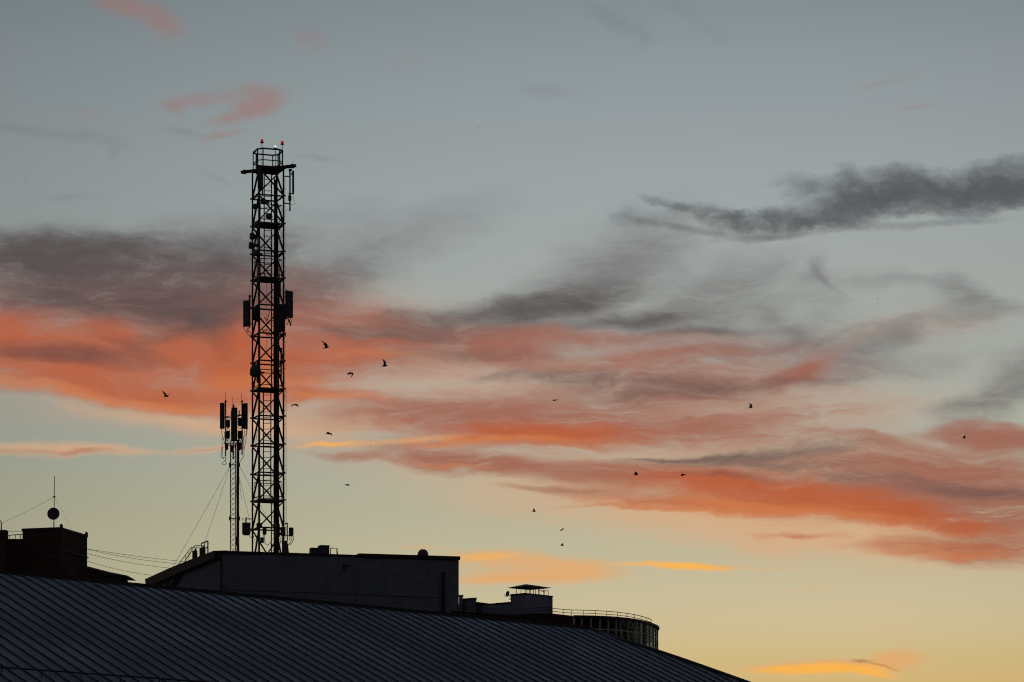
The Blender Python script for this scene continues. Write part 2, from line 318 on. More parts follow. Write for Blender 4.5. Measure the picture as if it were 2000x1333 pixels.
# ------------------------------------------------------------------ mesh helpers
ORG = {}
def V(*a): return Vector(a)
def P3(x, y, Y):                      # a photo pixel at a known depth -> world point
    return Vector(((x-1000)*Y/F, Y, EYE+(HOR-y)*Y/F))
def ppm(Y): return F/Y                # photo pixels per metre at depth Y
class MB:
    def __init__(s): s.v = []; s.f = []
    def add(s, vs, fs):
        o = len(s.v); s.v += [Vector(v) for v in vs]; s.f += [tuple(i+o for i in f) for f in fs]; return s
    def hexa(s, b, t):                # bottom quad, top quad
        return s.add(list(b)+list(t), [(3,2,1,0),(4,5,6,7),(0,1,5,4),(1,2,6,5),(2,3,7,6),(3,0,4,7)])
    def box(s, c, ax, ay, az):        # centre, three half-vectors
        c = Vector(c)
        return s.hexa([c-ax-ay-az, c+ax-ay-az, c+ax+ay-az, c-ax+ay-az], [c-ax-ay+az, c+ax-ay+az, c+ax+ay+az, c-ax+ay+az])
    def abox(s, lo, hi):
        lo, hi = Vector(lo), Vector(hi); c = (lo+hi)/2; h = (hi-lo)/2
        return s.box(c, V(h.x,0,0), V(0,h.y,0), V(0,0,h.z))
    def bar(s, a, b, w, h=None):      # square bar
        a, b = Vector(a), Vector(b); d = (b-a)
        if d.length < 1e-6: return s
        d.normalize(); h = h or w
        up = V(0,0,1) if abs(d.z) < .9 else V(0,1,0)
        x = d.cross(up).normalized()*w/2; y = x.normalized().cross(d).normalized()*h/2
        return s.hexa([a-x-y, a+x-y, a+x+y, a-x+y], [b-x-y, b+x-y, b+x+y, b-x+y])
    def tube(s, pts, r, n=6, r2=None):
        pts = [Vector(p) for p in pts]; o = len(s.v); k = len(pts)
        for i, p in enumerate(pts):
            d = (pts[min(i+1, k-1)]-pts[max(i-1, 0)]).normalized()
            up = V(0,0,1) if abs(d.z) < .9 else V(0,1,0)
            x = d.cross(up).normalized(); y = x.cross(d).normalized()
            rr = r if r2 is None else r+(r2-r)*i/max(1, k-1)
            for j in range(n):
                a = 2*pi*j/n; s.v.append(p+x*cos(a)*rr+y*sin(a)*rr)
        for i in range(k-1):
            for j in range(n):
                s.f.append((o+i*n+j, o+i*n+(j+1) % n, o+(i+1)*n+(j+1) % n, o+(i+1)*n+j))
        s.f.append(tuple(o+j for j in reversed(range(n)))); s.f.append(tuple(o+(k-1)*n+j for j in range(n)))
        return s
    def lathe(s, c, axis, prof, n=14):    # prof: (distance along axis, radius)
        c = Vector(c); d = Vector(axis).normalized(); up = V(0,0,1) if abs(d.z) < .9 else V(1,0,0)
        x = d.cross(up).normalized(); y = x.cross(d).normalized(); o = len(s.v)
        for t, r in prof:
            for j in range(n):
                a = 2*pi*j/n; s.v.append(c+d*t+(x*cos(a)+y*sin(a))*max(r, 1e-4))
        for i in range(len(prof)-1):
            for j in range(n):
                s.f.append((o+i*n+j, o+i*n+(j+1) % n, o+(i+1)*n+(j+1) % n, o+(i+1)*n+j))
        s.f.append(tuple(o+j for j in reversed(range(n)))); s.f.append(tuple(o+(len(prof)-1)*n+j for j in range(n)))
        return s
    def prism(s, poly, z0, z1):           # plan polygon (x,y), ccw
        n = len(poly)
        vs = [(p[0], p[1], z0) for p in poly]+[(p[0], p[1], (z1[i] if hasattr(z1, '__len__') else z1)) for i, p in enumerate(poly)]
        return s.add(vs, [tuple(reversed(range(n))), tuple(range(n, 2*n))]+[(i, (i+1) % n, n+(i+1) % n, n+i) for i in range(n)])
    def build(s, name, m, parent=None, smooth=False, org=None, **tags):
        lo = Vector([min(v[i] for v in s.v) for i in range(3)]); hi = Vector([max(v[i] for v in s.v) for i in range(3)])
        o = org or Vector(((lo.x+hi.x)/2, (lo.y+hi.y)/2, lo.z))
        me = bpy.data.meshes.new(name); me.from_pydata([v-o for v in s.v], [], s.f); me.update()
        if smooth:
            for p in me.polygons: p.use_smooth = True
        me.materials.append(M[m])
        ob = bpy.data.objects.new(name, me); C.objects.link(ob)
        ob.location = o - (ORG[parent] if parent else V(0,0,0)); ob.parent = parent
        ORG[ob] = o
        for k, v in tags.items(): ob[k] = v
        return ob
def thing(name, loc, label, cat, group=None):
    e = bpy.data.objects.new(name, None); C.objects.link(e); e.location = loc; ORG[e] = Vector(loc)
    e.empty_display_size = .3; e['label'] = label; e['category'] = cat
    if group: e['group'] = group
    return e
def sag(a, b, d, n=10):
    a, b = Vector(a), Vector(b); return [a.lerp(b, i/n)-V(0,0,d*4*(i/n)*(1-i/n)) for i in range(n+1)]

# ------------------------------------------------------------------ ground
g = MB().add([(-3000,-3000,0),(3000,-3000,0),(3000,3000,0),(-3000,3000,0)], [(0,1,2,3)]).build('ground', 'ground', org=V(0,0,0))
g['kind'] = 'structure'

# ------------------------------------------------------------------ hall with the standing seam roof
R0, R1 = P3(0,1120,78.0), P3(1150,1228.5,90.9)
ridge = (R1-R0); RL = ridge.length; rd = ridge.normalized()
pd = V(rd.x, rd.y, 0).normalized(); dn = V(pd.y, -pd.x, 0)          # plan ridge direction, downhill direction
UMAX = 12.5
def drop(u):
    k = 1.1                                                         # the sheet bends over the ridge, then runs straight
    return (.13*u+.235*(u*u/(2*k) if u < k else u-k/2))*1.0
def roofp(s, u, h=0.0):
    p = R0+rd*s+dn*u; p.z -= drop(u)
    if h:
        sl = .13+.235*min(1, u/1.1); nrm = (V(0,0,1)+dn*sl).normalized(); p = p+nrm*h
    return p
def px(p): return 1000+F*p.x/p.y, HOR-F*(p.z-EYE)/p.y
HIP = [(1150,1228.5),(1162,1234.5),(1200,1247.5),(1234,1258),(1285,1273.5),(1340,1292.5),(1400,1313.5),(1460,1335),(1600,1385),(1800,1455)]
def hipy(x):
    for (xa,ya),(xb,yb) in zip(HIP, HIP[1:]):
        if x <= xb: return ya+(yb-ya)*(x-xa)/(xb-xa)
    return HIP[-1][1]+.36*(x-HIP[-1][0])
def u0(s):
    if s <= RL: return 0.0
    u = 0.0
    while u < UMAX:
        x, y = px(roofp(s, u))
        if y >= hipy(x): return u
        u += .01
    return None
hall = thing('metal_roofed_hall', (R0.x, R0.y, 0), 'long hall with a dark blue-grey standing seam metal roof', 'building')
STEP = .432
s = -9*STEP*2; starts = []
while len(starts) < 120:
    a, b = u0(s), u0(s+STEP)
    if a is None or b is None or max(a, b) > UMAX-.4: break
    starts.append((s, a, b)); s += STEP
NS = 9
for i, (s, a, b) in enumerate(starts):
    m = MB(); g_ = .006; jit = random.uniform(-.002, .002)
    for k in range(NS+1):
        f = (k/NS)**1.35
        ua, ub = a+(UMAX-a)*f, b+(UMAX-b)*f
        m.v += [roofp(s+g_, ua), roofp(s+STEP*.5, (ua+ub)/2, .004+jit), roofp(s+STEP-g_, ub), roofp(s+STEP-g_, ub, -.02), roofp(s+g_, ua, -.02)]
    for k in range(NS):
        o = k*5
        for j in range(5): m.f.append((o+j, o+5+j, o+5+(j+1) % 5, o+(j+1) % 5))
    m.f.append((4,3,2,1,0)); o = NS*5; m.f.append((o,o+1,o+2,o+3,o+4))
    pan = m.build('roof_panel', 'metal_roof', hall)
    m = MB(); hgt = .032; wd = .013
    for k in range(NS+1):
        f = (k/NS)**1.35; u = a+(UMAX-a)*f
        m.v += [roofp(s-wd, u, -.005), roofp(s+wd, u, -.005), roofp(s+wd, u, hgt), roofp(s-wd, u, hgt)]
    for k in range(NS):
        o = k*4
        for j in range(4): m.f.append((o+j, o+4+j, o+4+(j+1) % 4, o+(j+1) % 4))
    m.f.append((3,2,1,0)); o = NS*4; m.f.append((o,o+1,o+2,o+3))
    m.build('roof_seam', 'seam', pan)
S0, S1 = starts[0][0], starts[-1][0]+STEP
# ridge cap and hip cap
a, b = R0+rd*S0, R1.copy()
MB().box((a+b)/2+V(0,0,.03)-dn*.05, rd*((b-a).length/2), dn*.11, V(0,0,.055)).build('ridge_cap', 'flash', hall)
hp = []
for (s, a_, b_) in starts:
    if s >= RL: hp.append(roofp(s, a_))
hp = [R1]+hp+[roofp(S1, starts[-1][2])]
m = MB(); outv = (pd*.8+V(.6,0,0)).normalized()
for p in hp: m.v += [p-dn*.02-V(0,0,.03)-pd*.10, p+V(0,0,.055)-pd*.10, p+V(0,0,.06)+outv*.10, p-V(0,0,.10)+outv*.10]
for k in range(len(hp)-1):
    o = k*4
    for j in range(4): m.f.append((o+j, o+(j+1) % 4, o+4+(j+1) % 4, o+4+j))
m.f.append((0,1,2,3)); o = (len(hp)-1)*4; m.f.append((o+3,o+2,o+1,o))
m.build('hip_cap', 'flash', hall)
# back slope, end wall under the hip, eaves wall
bl = [R0+rd*S0-dn*.1, R1-dn*.1]
bk = [p-dn*11-V(0,0,4.0) for p in bl]
MB().hexa([bl[0]-V(0,0,.15), bl[1]-V(0,0,.15), bk[1]-V(0,0,.15), bk[0]-V(0,0,.15)], [bl[0], bl[1], bk[1], bk[0]]).build('back_slope', 'metal_roof', hall)
m = MB(); ew = [p-pd*.16-V(0,0,.12) for p in hp]
for p in ew: m.v += [V(p.x,p.y,0), p, V(p.x-pd.x*.25,p.y-pd.y*.25,0), V(p.x-pd.x*.25,p.y-pd.y*.25,p.z-.05)]
for k in range(len(ew)-1):
    o = k*4; m.f += [(o,o+4,o+5,o+1), (o+2,o+3,o+7,o+6), (o+1,o+5,o+7,o+3)]
m.build('end_wall', 'plaster', hall)
ea, eb = roofp(S0, UMAX-.5), roofp(S1, UMAX-.5)
MB().hexa([V(ea.x,ea.y,0), V(eb.x,eb.y,0), V(eb.x,eb.y,0)-dn*.3, V(ea.x,ea.y,0)-dn*.3],
          [ea-V(0,0,.1), eb-V(0,0,.1), eb-V(0,0,.1)-dn*.3, ea-V(0,0,.1)-dn*.3]).build('eaves_wall', 'plaster', hall)
# snow guard pipe low on the slope
UG = 9.9
q = [roofp(S0+.5+k*.5, UG, .16) for k in range(int((RL*.75-S0)/.5))]
rail = MB().tube([q[0], q[-1]], .022, 6).build('snow_guard', 'flash', hall)
sgx = S0+.5
while sgx < S0+.5+(len(q)-1)*.5:
    MB().bar(roofp(sgx, UG, -.01), roofp(sgx, UG, .17), .022).build('guard_post', 'flash', rail)
    sgx += STEP*2.5

# ------------------------------------------------------------------ grey building under the tower
A = P3(433,1076,160.0); ZT = A.z
def atz(x, y, z):                     # pixel at a known height -> world point
    Y = (z-EYE)*F/(HOR-y); return P3(x, y, Y)
B = atz(896,1090,ZT); D = atz(297,1131.5,ZT)
fd = (B-A).normalized(); gd = (D-A).normalized()
depth = (D-A).length
E_ = B+gd*depth
bld = thing('grey_building', (A.x, A.y, 0), 'grey plastered flat-roofed building that carries the tall tower', 'building')
def xy(p): return (p.x, p.y)
# front wall and side wall as separate slabs, closed at the back
def slab(p, q, z0, z1, t, inward):
    a, b = V(p.x,p.y,0), V(q.x,q.y,0); i = inward*t
    return MB().hexa([a+V(0,0,z0), b+V(0,0,z0), b+i+V(0,0,z0), a+i+V(0,0,z0)], [a+V(0,0,z1), b+V(0,0,z1), b+i+V(0,0,z1), a+i+V(0,0,z1)])
slab(A, B, 0, ZT-.16, .4, gd).build('front_wall', 'plaster', bld)
slab(A+gd*.402-fd*.0, D, 0, ZT-.30, .4, fd).build('side_wall', 'plaster', bld)
slab(B-fd*.4+gd*.402, E_-fd*.4, 0, ZT-.16, .4, fd).build('end_wall', 'plaster', bld)
slab(D+fd*.402-gd*.4, E_-fd*.402-gd*.4, 0, ZT-.2, .4, gd).build('rear_wall', 'plaster', bld)
MB().prism([xy(A+fd*.41+gd*.41), xy(B-fd*.41+gd*.41), xy(E_-fd*.41-gd*.41), xy(D+fd*.41-gd*.41)], ZT-.75, ZT-.55).build('flat_roof', 'lead', bld)
c0 = A-fd*.05-gd*.08; c1 = A+fd*((697-433)/(896-433)*(B-A).length)
slab(c0, c1, ZT-.16, ZT, .5, gd).build('parapet_cap', 'flash', bld)
slab(c1+fd*.003-gd*.11, B+fd*.06-gd*.11, ZT-.13, ZT+.08, .55, gd).build('parapet_cap', 'flash', bld)
# sheet metal eaves along the side, sagging a little towards the far end
m = MB(); n = 8
for k in range(n+1):
    f = k/n; p = A+gd*(depth*f+.45); top = ZT+.05+.06*sin(pi*f); hh = .42+.06*sin(pi*f)+.12*f
    m.v += [V(p.x,p.y,top-hh)-fd*.32, V(p.x,p.y,top-.03)-fd*.38, V(p.x,p.y,top+.02)+fd*.4, V(p.x,p.y,top-hh)+fd*.4]
for k in range(n):
    o = k*4
    for j in range(4): m.f.append((o+j, o+(j+1) % 4, o+4+(j+1) % 4, o+4+j))
m.f.append((0,1,2,3)); o = n*4; m.f.append((o+3,o+2,o+1,o))
m.build('eaves_flashing', 'flash', bld)
# corner trim, downpipe, small fixtures, cable run on the side wall
MB().bar(V(A.x,A.y,0)-fd*.03-gd*.03, V(A.x,A.y,ZT-.2)-fd*.03-gd*.03, .09).build('corner_trim', 'flash', bld)
def front(x, y, off=.0):              # pixel on the plane of the front wall
    dx_ = (x-1000)/F; n_ = V(fd.y, -fd.x, 0); a0 = A+n_*off
    Y = (a0.dot(n_))/(V(dx_,1,0).dot(n_)); return P3(x, y, Y)
t0 = front(866,1118,.12); t1 = V(t0.x, t0.y, 0)
MB().bar(t1, t0, .20, .18).build('downpipe', 'flash', bld)
for (x, y, w, h) in ((672,1108,.10,.35), (677,1105.5,.12,.07), (684,1105.5,.10,.05)):
    MB().box(front(x, y, .05), fd*w/2, V(fd.y,-fd.x,0)*.05, V(0,0,h/2)).build('wall_bracket', 'flash', bld)
for (xa_, ya_, xb_, yb_) in ((436,1152,860,1168),):
    MB().bar(front(xa_,ya_,.012), front(xb_,yb_,.012), .03).build('render_joint', 'flash', bld)
sd = V(-gd.y, gd.x, 0)
if sd.dot(V(0,-1,0)) < 0 and sd.x > 0: sd = -sd
def side(x, y, off=.0):
    dx_ = (x-1000)/F; a0 = A+sd*off
    Y = (a0.dot(sd))/(V(dx_,1,0).dot(sd)); return P3(x, y, Y)
for (xa,ya,xb,yb) in ((352,1117,333,1146),(361,1113,340,1146),(331,1128,326,1146)):
    MB().tube([side(xa,ya,.10), side(xb,yb,.10)], .06, 6).build('cable_run', 'cable', bld)
MB().tube([side(x,y,.16) for x,y in ((302,1131),(318,1132),(335,1126),(352,1117),(372,1108),(392,1103),(415,1094),(432,1088))], .06, 6).build('cable_run', 'cable', bld)

# ---- things on its roof
def onroof(x, back, z=ZT-.55):        # point standing on the flat roof: behind the front wall by `back` metres at column x
    n_ = V(fd.y, -fd.x, 0); a0 = A-n_*back; dx_ = (x-1000)/F
    Y = (a0.dot(n_))/(V(dx_,1,0).dot(n_)); return V(dx_*Y, Y, z)
def zpx(p, y): return EYE+(HOR-y)*p.y/F
# two ventilation boxes
for (xa, xb, yt, lab) in ((609,626,1070,'low dark ventilation box on the roof beside a taller box'), (626,644,1065,'taller dark ventilation box on the roof parapet')):
    p, q_ = onroof(xa, 1.0), onroof(xb-.6, 1.0); zt = zpx(p, yt)
    v = thing('ventilation_box', (p+q_)/2, lab, 'vent')
    MB().hexa([p, q_, q_+gd*.6, p+gd*.6], [V(p.x,p.y,zt-.06), V(q_.x,q_.y,zt-.06), V(q_.x,q_.y,zt-.06)+gd*.6, V(p.x,p.y,zt-.06)+gd*.6]).build('casing', 'radio', v)
    MB().hexa([V(p.x,p.y,zt-.06)-fd*.03-gd*.05, V(q_.x,q_.y,zt-.06)+fd*.01-gd*.05, V(q_.x,q_.y,zt-.06)+gd*.62, V(p.x,p.y,zt-.06)+gd*.62],
              [V(p.x,p.y,zt)-fd*.03-gd*.05, V(q_.x,q_.y,zt)+fd*.01-gd*.05, V(q_.x,q_.y,zt)+gd*.62, V(p.x,p.y,zt)+gd*.62]).build('lid', 'radio', v)
p, q_, r_ = onroof(645.5,1.3), onroof(658,1.3), onroof(662,1.3)
zt = zpx(p,1071)
h = thing('roof_handrail', p, 'short bent pipe handrail next to the taller ventilation box', 'railing')
MB().tube([V(p.x,p.y,zt), V(q_.x,q_.y,zt), V(r_.x,r_.y,ZT-.5)], .03).build('top_rail', 'steel', h)
MB().tube([V(q_.x,q_.y,zt), V(q_.x,q_.y,ZT-.55)], .025).build('post', 'steel', h)
MB().tube([V(p.x,p.y,zt), V(p.x,p.y,ZT-.55)], .025).build('post', 'steel', h)
p = onroof(826, 1.0); zt = zpx(p, 1073); k = zt-(ZT-.55)
MB().lathe(p, (0,0,1), [(0,.34),(k-.42,.34),(k-.36,.33),(k-.2,.30),(k-.08,.22),(k-.02,.12),(k,.02)], 18).build('dome_vent', 'lead', None, True,
    label='rounded dome vent standing on the raised roof edge', category='vent')
# two drums and the access rail over the side eaves
def onside(x, inn, z=ZT-.1):
    a0 = A-sd*inn; dx_ = (x-1000)/F; Y = (a0.dot(sd))/(V(dx_,1,0).dot(sd)); return V(dx_*Y, Y, z)
for (xc, rpx, yb, yt, lab) in ((380.5,5.0,1092,1076,'dark roof drum at the lower end of the eaves platform'), (395.5,6.0,1087,1070.5,'taller dark roof drum beside the square rail frame')):
    p = onside(xc, .5); sc = ppm(p.y); z1 = zpx(p, yt); r = rpx/sc
    d = thing('roof_drum', p, lab, 'drum')
    MB().lathe(p, (0,0,1), [(0,r),(z1-p.z-.04,r),(z1-p.z,r*.92)], 14).build('casing', 'radio', d, True)
    MB().tube([V(p.x+r*.3,p.y,z1), V(p.x+r*.3,p.y,z1+.14)], .06).build('spout', 'radio', d)
    MB().tube([p+V(-r*.9,0,.0), p+V(r*.9,0,.0)], .05).build('foot', 'radio', d)
h = thing('access_railing', onside(400,.5), 'thin stair rail with a square frame over the eaves', 'railing')
def sp(x, y, inn=.5): p = onside(x, inn); return V(p.x, p.y, zpx(p, y))
MB().bar(sp(393.5,1085), sp(393.5,1061.5), .05).build('post', 'steel', h)
MB().bar(sp(399.5,1083), sp(399.5,1059.5), .04).build('post', 'steel', h)
MB().bar(sp(406,1086), sp(406,1056.5), .07).build('post', 'steel', h)
MB().bar(sp(393,1062), sp(406,1057), .06).build('top_rail', 'steel', h)
MB().bar(sp(399,1071.5), sp(406,1069.5), .05).build('mid_rail', 'steel', h)
MB().tube([sp(345,1107.5), sp(373.5,1069.5), sp(389,1069)], .025).build('stair_rail', 'steel', h)
MB().tube([sp(357,1103), sp(377,1071), sp(381,1066), sp(393,1066)], .022).build('stair_rail', 'steel', h)
MB().tube([sp(356,1104), sp(372.5,1080)], .022).build('stair_rail', 'steel', h)
for (x, yb, yt) in ((362.5,1098,1084),(369,1096,1079),(374.5,1078,1070)): MB().bar(sp(x,yb), sp(x,yt), .03).build('baluster', 'steel', h)

# ------------------------------------------------------------------ lattice tower
YT = 166.0
TB = V((523.3-1000)*YT/F, YT, ZT-.55)
SC = ppm(YT)
half = 1.478/2
th = atan2(17.0, 45.5)
ux = V(cos(th), sin(th), 0); uy = V(-sin(th), cos(th), 0)          # along the near face, away from the camera
tower = thing('lattice_tower', TB, 'tall square steel lattice telecom tower with red lamps on top', 'tower')
def zrow(y, depth_off=0.0): return EYE+(HOR-y)*(YT+depth_off)/F
CN = {'A': (-half,-half), 'R': (half,-half), 'L': (-half,half), 'B': (half,half)}
def cor(k, z, f=1.0):
    a, b = CN[k]; p = TB+ux*a*f+uy*b*f; return V(p.x, p.y, z)
Lp = cor('L', 0)
LROWS = [337,390,444,498,550,603,658,711,765,818,872,928,981,1035]
ZS = [EYE+(HOR-y)*Lp.y/F for y in LROWS]+[TB.z+.02]
ZTOP = ZS[0]
for k, w in (('A',.115),('R',.095),('L',.09),('B',.11)):
    MB().bar(cor(k, TB.z), cor(k, ZTOP+.05), w).build('leg', 'steel', tower)
FACES = [('A','R'),('L','B'),('A','L'),('R','B')]
for i, z in enumerate(ZS[:-1]):
    for a, b in FACES:
        p, q_ = cor(a, z), cor(b, z); d = (q_-p).normalized()
        MB().bar(p+d*.04, q_-d*.04, .08).build('crossbar', 'steel', tower)
    for k in ('L','R'):                # joint plates that stand out at the corners
        p = cor(k, z); o = V(-1 if k == 'L' else 1, 0, 0)
        MB().box(p+o*.09+V(0,0,.03), V(.045,0,0), V(0,.02,0), V(0,0,.05)).build('joint_plate', 'steel', tower)
    z2 = ZS[i+1]
    up = i < 2
    diag = [('A','R') if up else ('R','A'), ('B','L') if up else ('L','B'), ('A','L'), ('B','R')]
    for a, b in diag:
        p, q_ = cor(a, z-.05), cor(b, z2+.05); d = (q_-p).normalized()
        MB().bar(p+d*.05, q_-d*.05, .095, .07).build('brace', 'steel', tower)
# ladders, shifted from side to side between the platforms
def lad(xa, xb, y0, y1, dep):
    m = MB(); z0, z1 = zrow(y1, dep), zrow(y0, dep); Y = YT+dep
    pa, pb = P3(xa, 0, Y), P3(xb, 0, Y)
    for p in (pa, pb): m.bar(V(p.x,p.y,z0), V(p.x,p.y,z1), .065)
    l = m.build('ladder', 'steel', tower); z = z0+.2
    while z < z1-.05:
        MB().bar(V(pa.x+.02,pa.y,z), V(pb.x-.02,pb.y,z), .03).build('rung', 'steel', l); z += .335
lad(516, 530.2, 330, 546, .25); lad(530.3, 541, 548, 766, .25); lad(514.5, 529, 766, 978, .25); lad(530, 536, 978, 1082, .25)
# feeder cables: one bundle of runs up the B leg and a thin line down the R leg
bp_ = cor('B', 0)
for k, (ox, oy, top, r) in enumerate(((-.13,-.05,340,.035),(-.07,-.09,345,.04),(0,-.10,338,.04),(.07,-.08,430,.04),(.12,-.02,560,.035),(-.16,.02,600,.03))):
    q_ = bp_+V(ox, oy, 0)
    pts = [V(q_.x+random.uniform(-.012,.012), q_.y, TB.z+(zrow(top)-TB.z)*i/16) for i in range(17)]
    MB().tube(pts, r, 6).build('feeder_cable', 'cable', tower)
rp = cor('R', 0)
MB().tube([V(rp.x+.09, rp.y-.02, zrow(y)) for y in (1030,930,820,700,600,480,410,350)], .012, 5).build('feeder_cable', 'cable', tower)
MB().tube([V(rp.x+.17, rp.y-.02, zrow(y)) for y in (1050,960,850,760)], .008, 5).build('feeder_cable', 'cable', tower)
for y in list(range(372, 1030, 27)):
    MB().bar(V(rp.x, rp.y, zrow(y)), V(rp.x+.11, rp.y-.02, zrow(y)), .03).build('cable_clip', 'steel', tower)
ap = cor('A', 0)
for y in range(556, 596, 6): MB().bar(V(ap.x-.16,ap.y,zrow(y)), V(ap.x-.07,ap.y,zrow(y)), .025).build('cable_clip', 'steel', tower)
MB().tube([P3(521,y,YT) for y in (553,600,628,650,680,695)], .010, 5).build('feeder_cable', 'cable', tower)
MB().tube([P3(x,y,YT+.3) for x,y in ((503,838),(501.5,850),(500,862),(499,875))], .014, 5).build('feeder_cable', 'cable', tower)
# work platforms with their rails
for i in (2, 4, 8, 12):
    z = ZS[i]; f = .96
    m = MB()
    for k in range(7):
        b_ = -half+.1+k*(2*half-.2)/6
        m.bar(TB*1+ux*(-half+.05)+uy*b_+V(0,0,z+.05-TB.z), TB+ux*(half-.05)+uy*b_+V(0,0,z+.05-TB.z), .09, .03)
    m.box(V(TB.x,TB.y,z+.02)+ux*(-.25 if i in (4,8) else .1)+uy*.2, ux*.40, uy*.42, V(0,0,.02))
    pl = m.build('platform', 'steel', tower)
    for hz, w in ((.24,.035),(1.12,.045)):
        for a, b in FACES:
            MB().bar(cor(a, z+hz, .86), cor(b, z+hz, .86), w).build('guard_rail', 'steel', pl)
    for k in 'ARLB': MB().bar(cor(k, z, .86), cor(k, z+1.12, .86), .03).build('rail_post', 'steel', pl)
# top cage
m = MB()
zc = zrow(333)
for k in range(9):
    b_ = -half+k*(2*half)/8
    m.bar(V(TB.x,TB.y,zc)+ux*(-half)+uy*b_, V(TB.x,TB.y,zc)+ux*half+uy*b_, .12, .05)
m.box(V(TB.x,TB.y,zc-.08), ux*.5, uy*.55, V(0,0,.03))
cage = m.build('top_platform', 'steel', tower)
ca_, cb_ = half*1.03, half*1.03-.26        # square cage with its corners cut off
oc = [V(TB.x,TB.y,0)+ux*x_+uy*y_ for x_, y_ in ((ca_,-cb_),(ca_,cb_),(cb_,ca_),(-cb_,ca_),(-ca_,cb_),(-ca_,-cb_),(-cb_,-ca_),(cb_,-ca_))]
for zz, w in ((zrow(297), .075), (zrow(319), .05)):
    for k in range(8):
        p, q_ = oc[k], oc[(k+1) % 8]; MB().bar(V(p.x,p.y,zz), V(q_.x,q_.y,zz), w).build('cage_rail', 'steel', cage)
for k in range(8):
    p = oc[k]; MB().bar(V(p.x,p.y,zc-.1), V(p.x,p.y,zrow(297)+.02), .075 if k % 2 else .055).build('cage_post', 'steel', cage)
# long cross beam with clamps
b0, b1 = P3(471.5,337,YT+.9), P3(577.5,324,YT-.9); bd = (b1-b0).normalized()
bm = MB().bar(b0, b1, .15, .17).build('cross_beam', 'steel', tower)
for t in (.06, .94):
    c = b0.lerp(b1, t)
    MB().lathe(c-bd*.10, bd, [(0,.09),(.05,.14),(.15,.14),(.2,.09)], 12).build('beam_clamp', 'steel', bm)
MB().bar(b0.lerp(b1,.95), b0.lerp(b1,.95)+V(0,0,.42), .014).build('lightning_rod', 'steel', bm)
# obstruction lamps
def lamp(x, y, Y, base_y, lens, s=1.0):
    c = P3(x, y, Y); zb = EYE+(HOR-base_y)*Y/F
    l = MB().tube([V(c.x,c.y,zb), V(c.x,c.y,c.z-.10)], .018, 6).build('lamp_stem', 'steel', tower)
    MB().lathe(V(c.x,c.y,c.z-.15*s), (0,0,1), [(0,.03*s),(.03*s,.06*s),(.06*s,.115*s),(.085*s,.115*s),(.10*s,.085*s)], 14).build('lamp_base', 'steel', l)
    MB().lathe(V(c.x,c.y,c.z-.05*s), (0,0,1), [(0,.078*s),(.05*s,.088*s),(.11*s,.082*s),(.15*s,.055*s),(.17*s,.012*s)], 14).build('lamp_lens', lens, l, True)
lamp(511.7, 276, YT-.3, 333, 'redlamp'); lamp(551.2, 279.5, YT+.2, 330, 'redlamp'); lamp(537.7, 287.5, YT-.1, 330, 'whitelamp', .9)

def panel(parent, c, w, h, d, yaw, m='radome', name='panel_antenna', tilt=0.0):
    """rounded-edge antenna panel, c = centre"""
    x = V(cos(yaw), sin(yaw), 0); y = V(-sin(yaw), cos(yaw), 0); mb = MB()
    prof = [(-.5,-.5),(.5,-.5),(.5,.15),(.38,.5),(-.38,.5),(-.5,.15)]
    n = len(prof); z0, z1 = c.z-h/2, c.z+h/2
    for z, f in ((z0,.9),(z0+.04,1),(z1-.04,1),(z1,.9)):
        for a, b in prof: p = c+x*a*w*f-y*b*d*f; mb.v.append(V(p.x,p.y,z))
    for i in range(3):
        for j in range(n): mb.f.append((i*n+j, (i+1)*n+j, (i+1)*n+(j+1) % n, i*n+(j+1) % n))
    mb.f.append(tuple(range(n))); mb.f.append(tuple(3*n+j for j in reversed(range(n))))
    return mb.build(name, m, parent)
def pxbox(x0, y0, x1, y1, Y): 
    c = P3((x0+x1)/2, (y0+y1)/2, Y); return c, (x1-x0)/ppm(Y), (y1-y0)/ppm(Y)
def radio(parent, x0, y0, x1, y1, Y, yaw=0.3, d=.22, fins=4):
    c, w, h = pxbox(x0, y0, x1, y1, Y)
    w = max(.12, (w-d*abs(sin(yaw)))/cos(yaw))
    x = V(cos(yaw), sin(yaw), 0); y = V(-sin(yaw), cos(yaw), 0)
    mb = MB().box(c, x*w/2, y*d/2, V(0,0,h/2))
    for k in range(fins):
        mb.box(c-y*(d/2+.015)+x*(-w/2+w*(k+.5)/fins), x*.012, y*.02, V(0,0,h*.45))
    r = mb.build('radio_unit', 'radio', parent)
    MB().box(c+V(0,0,-h/2-.03), x*w*.35, y*d*.3, V(0,0,.03)).build('connector_block', 'cable', r)
    return r
def loop(parent, pts, Y, r=.012, name='jumper_cable'):
    # smooth a pixel polyline
    q = [P3(x, y, Y) for x, y in pts]; out = []
    for i in range(len(q)-1):
        p0, p1, p2, p3 = q[max(i-1,0)], q[i], q[i+1], q[min(i+2, len(q)-1)]
        for k in range(4):
            t = k/4; out.append(.5*((2*p1)+(p2-p0)*t+(2*p0-5*p1+4*p2-p3)*t*t+(3*p1-p0-3*p2+p3)*t**3))
    out.append(q[-1]); return MB().tube(out, r, 5).build(name, 'cable', parent)
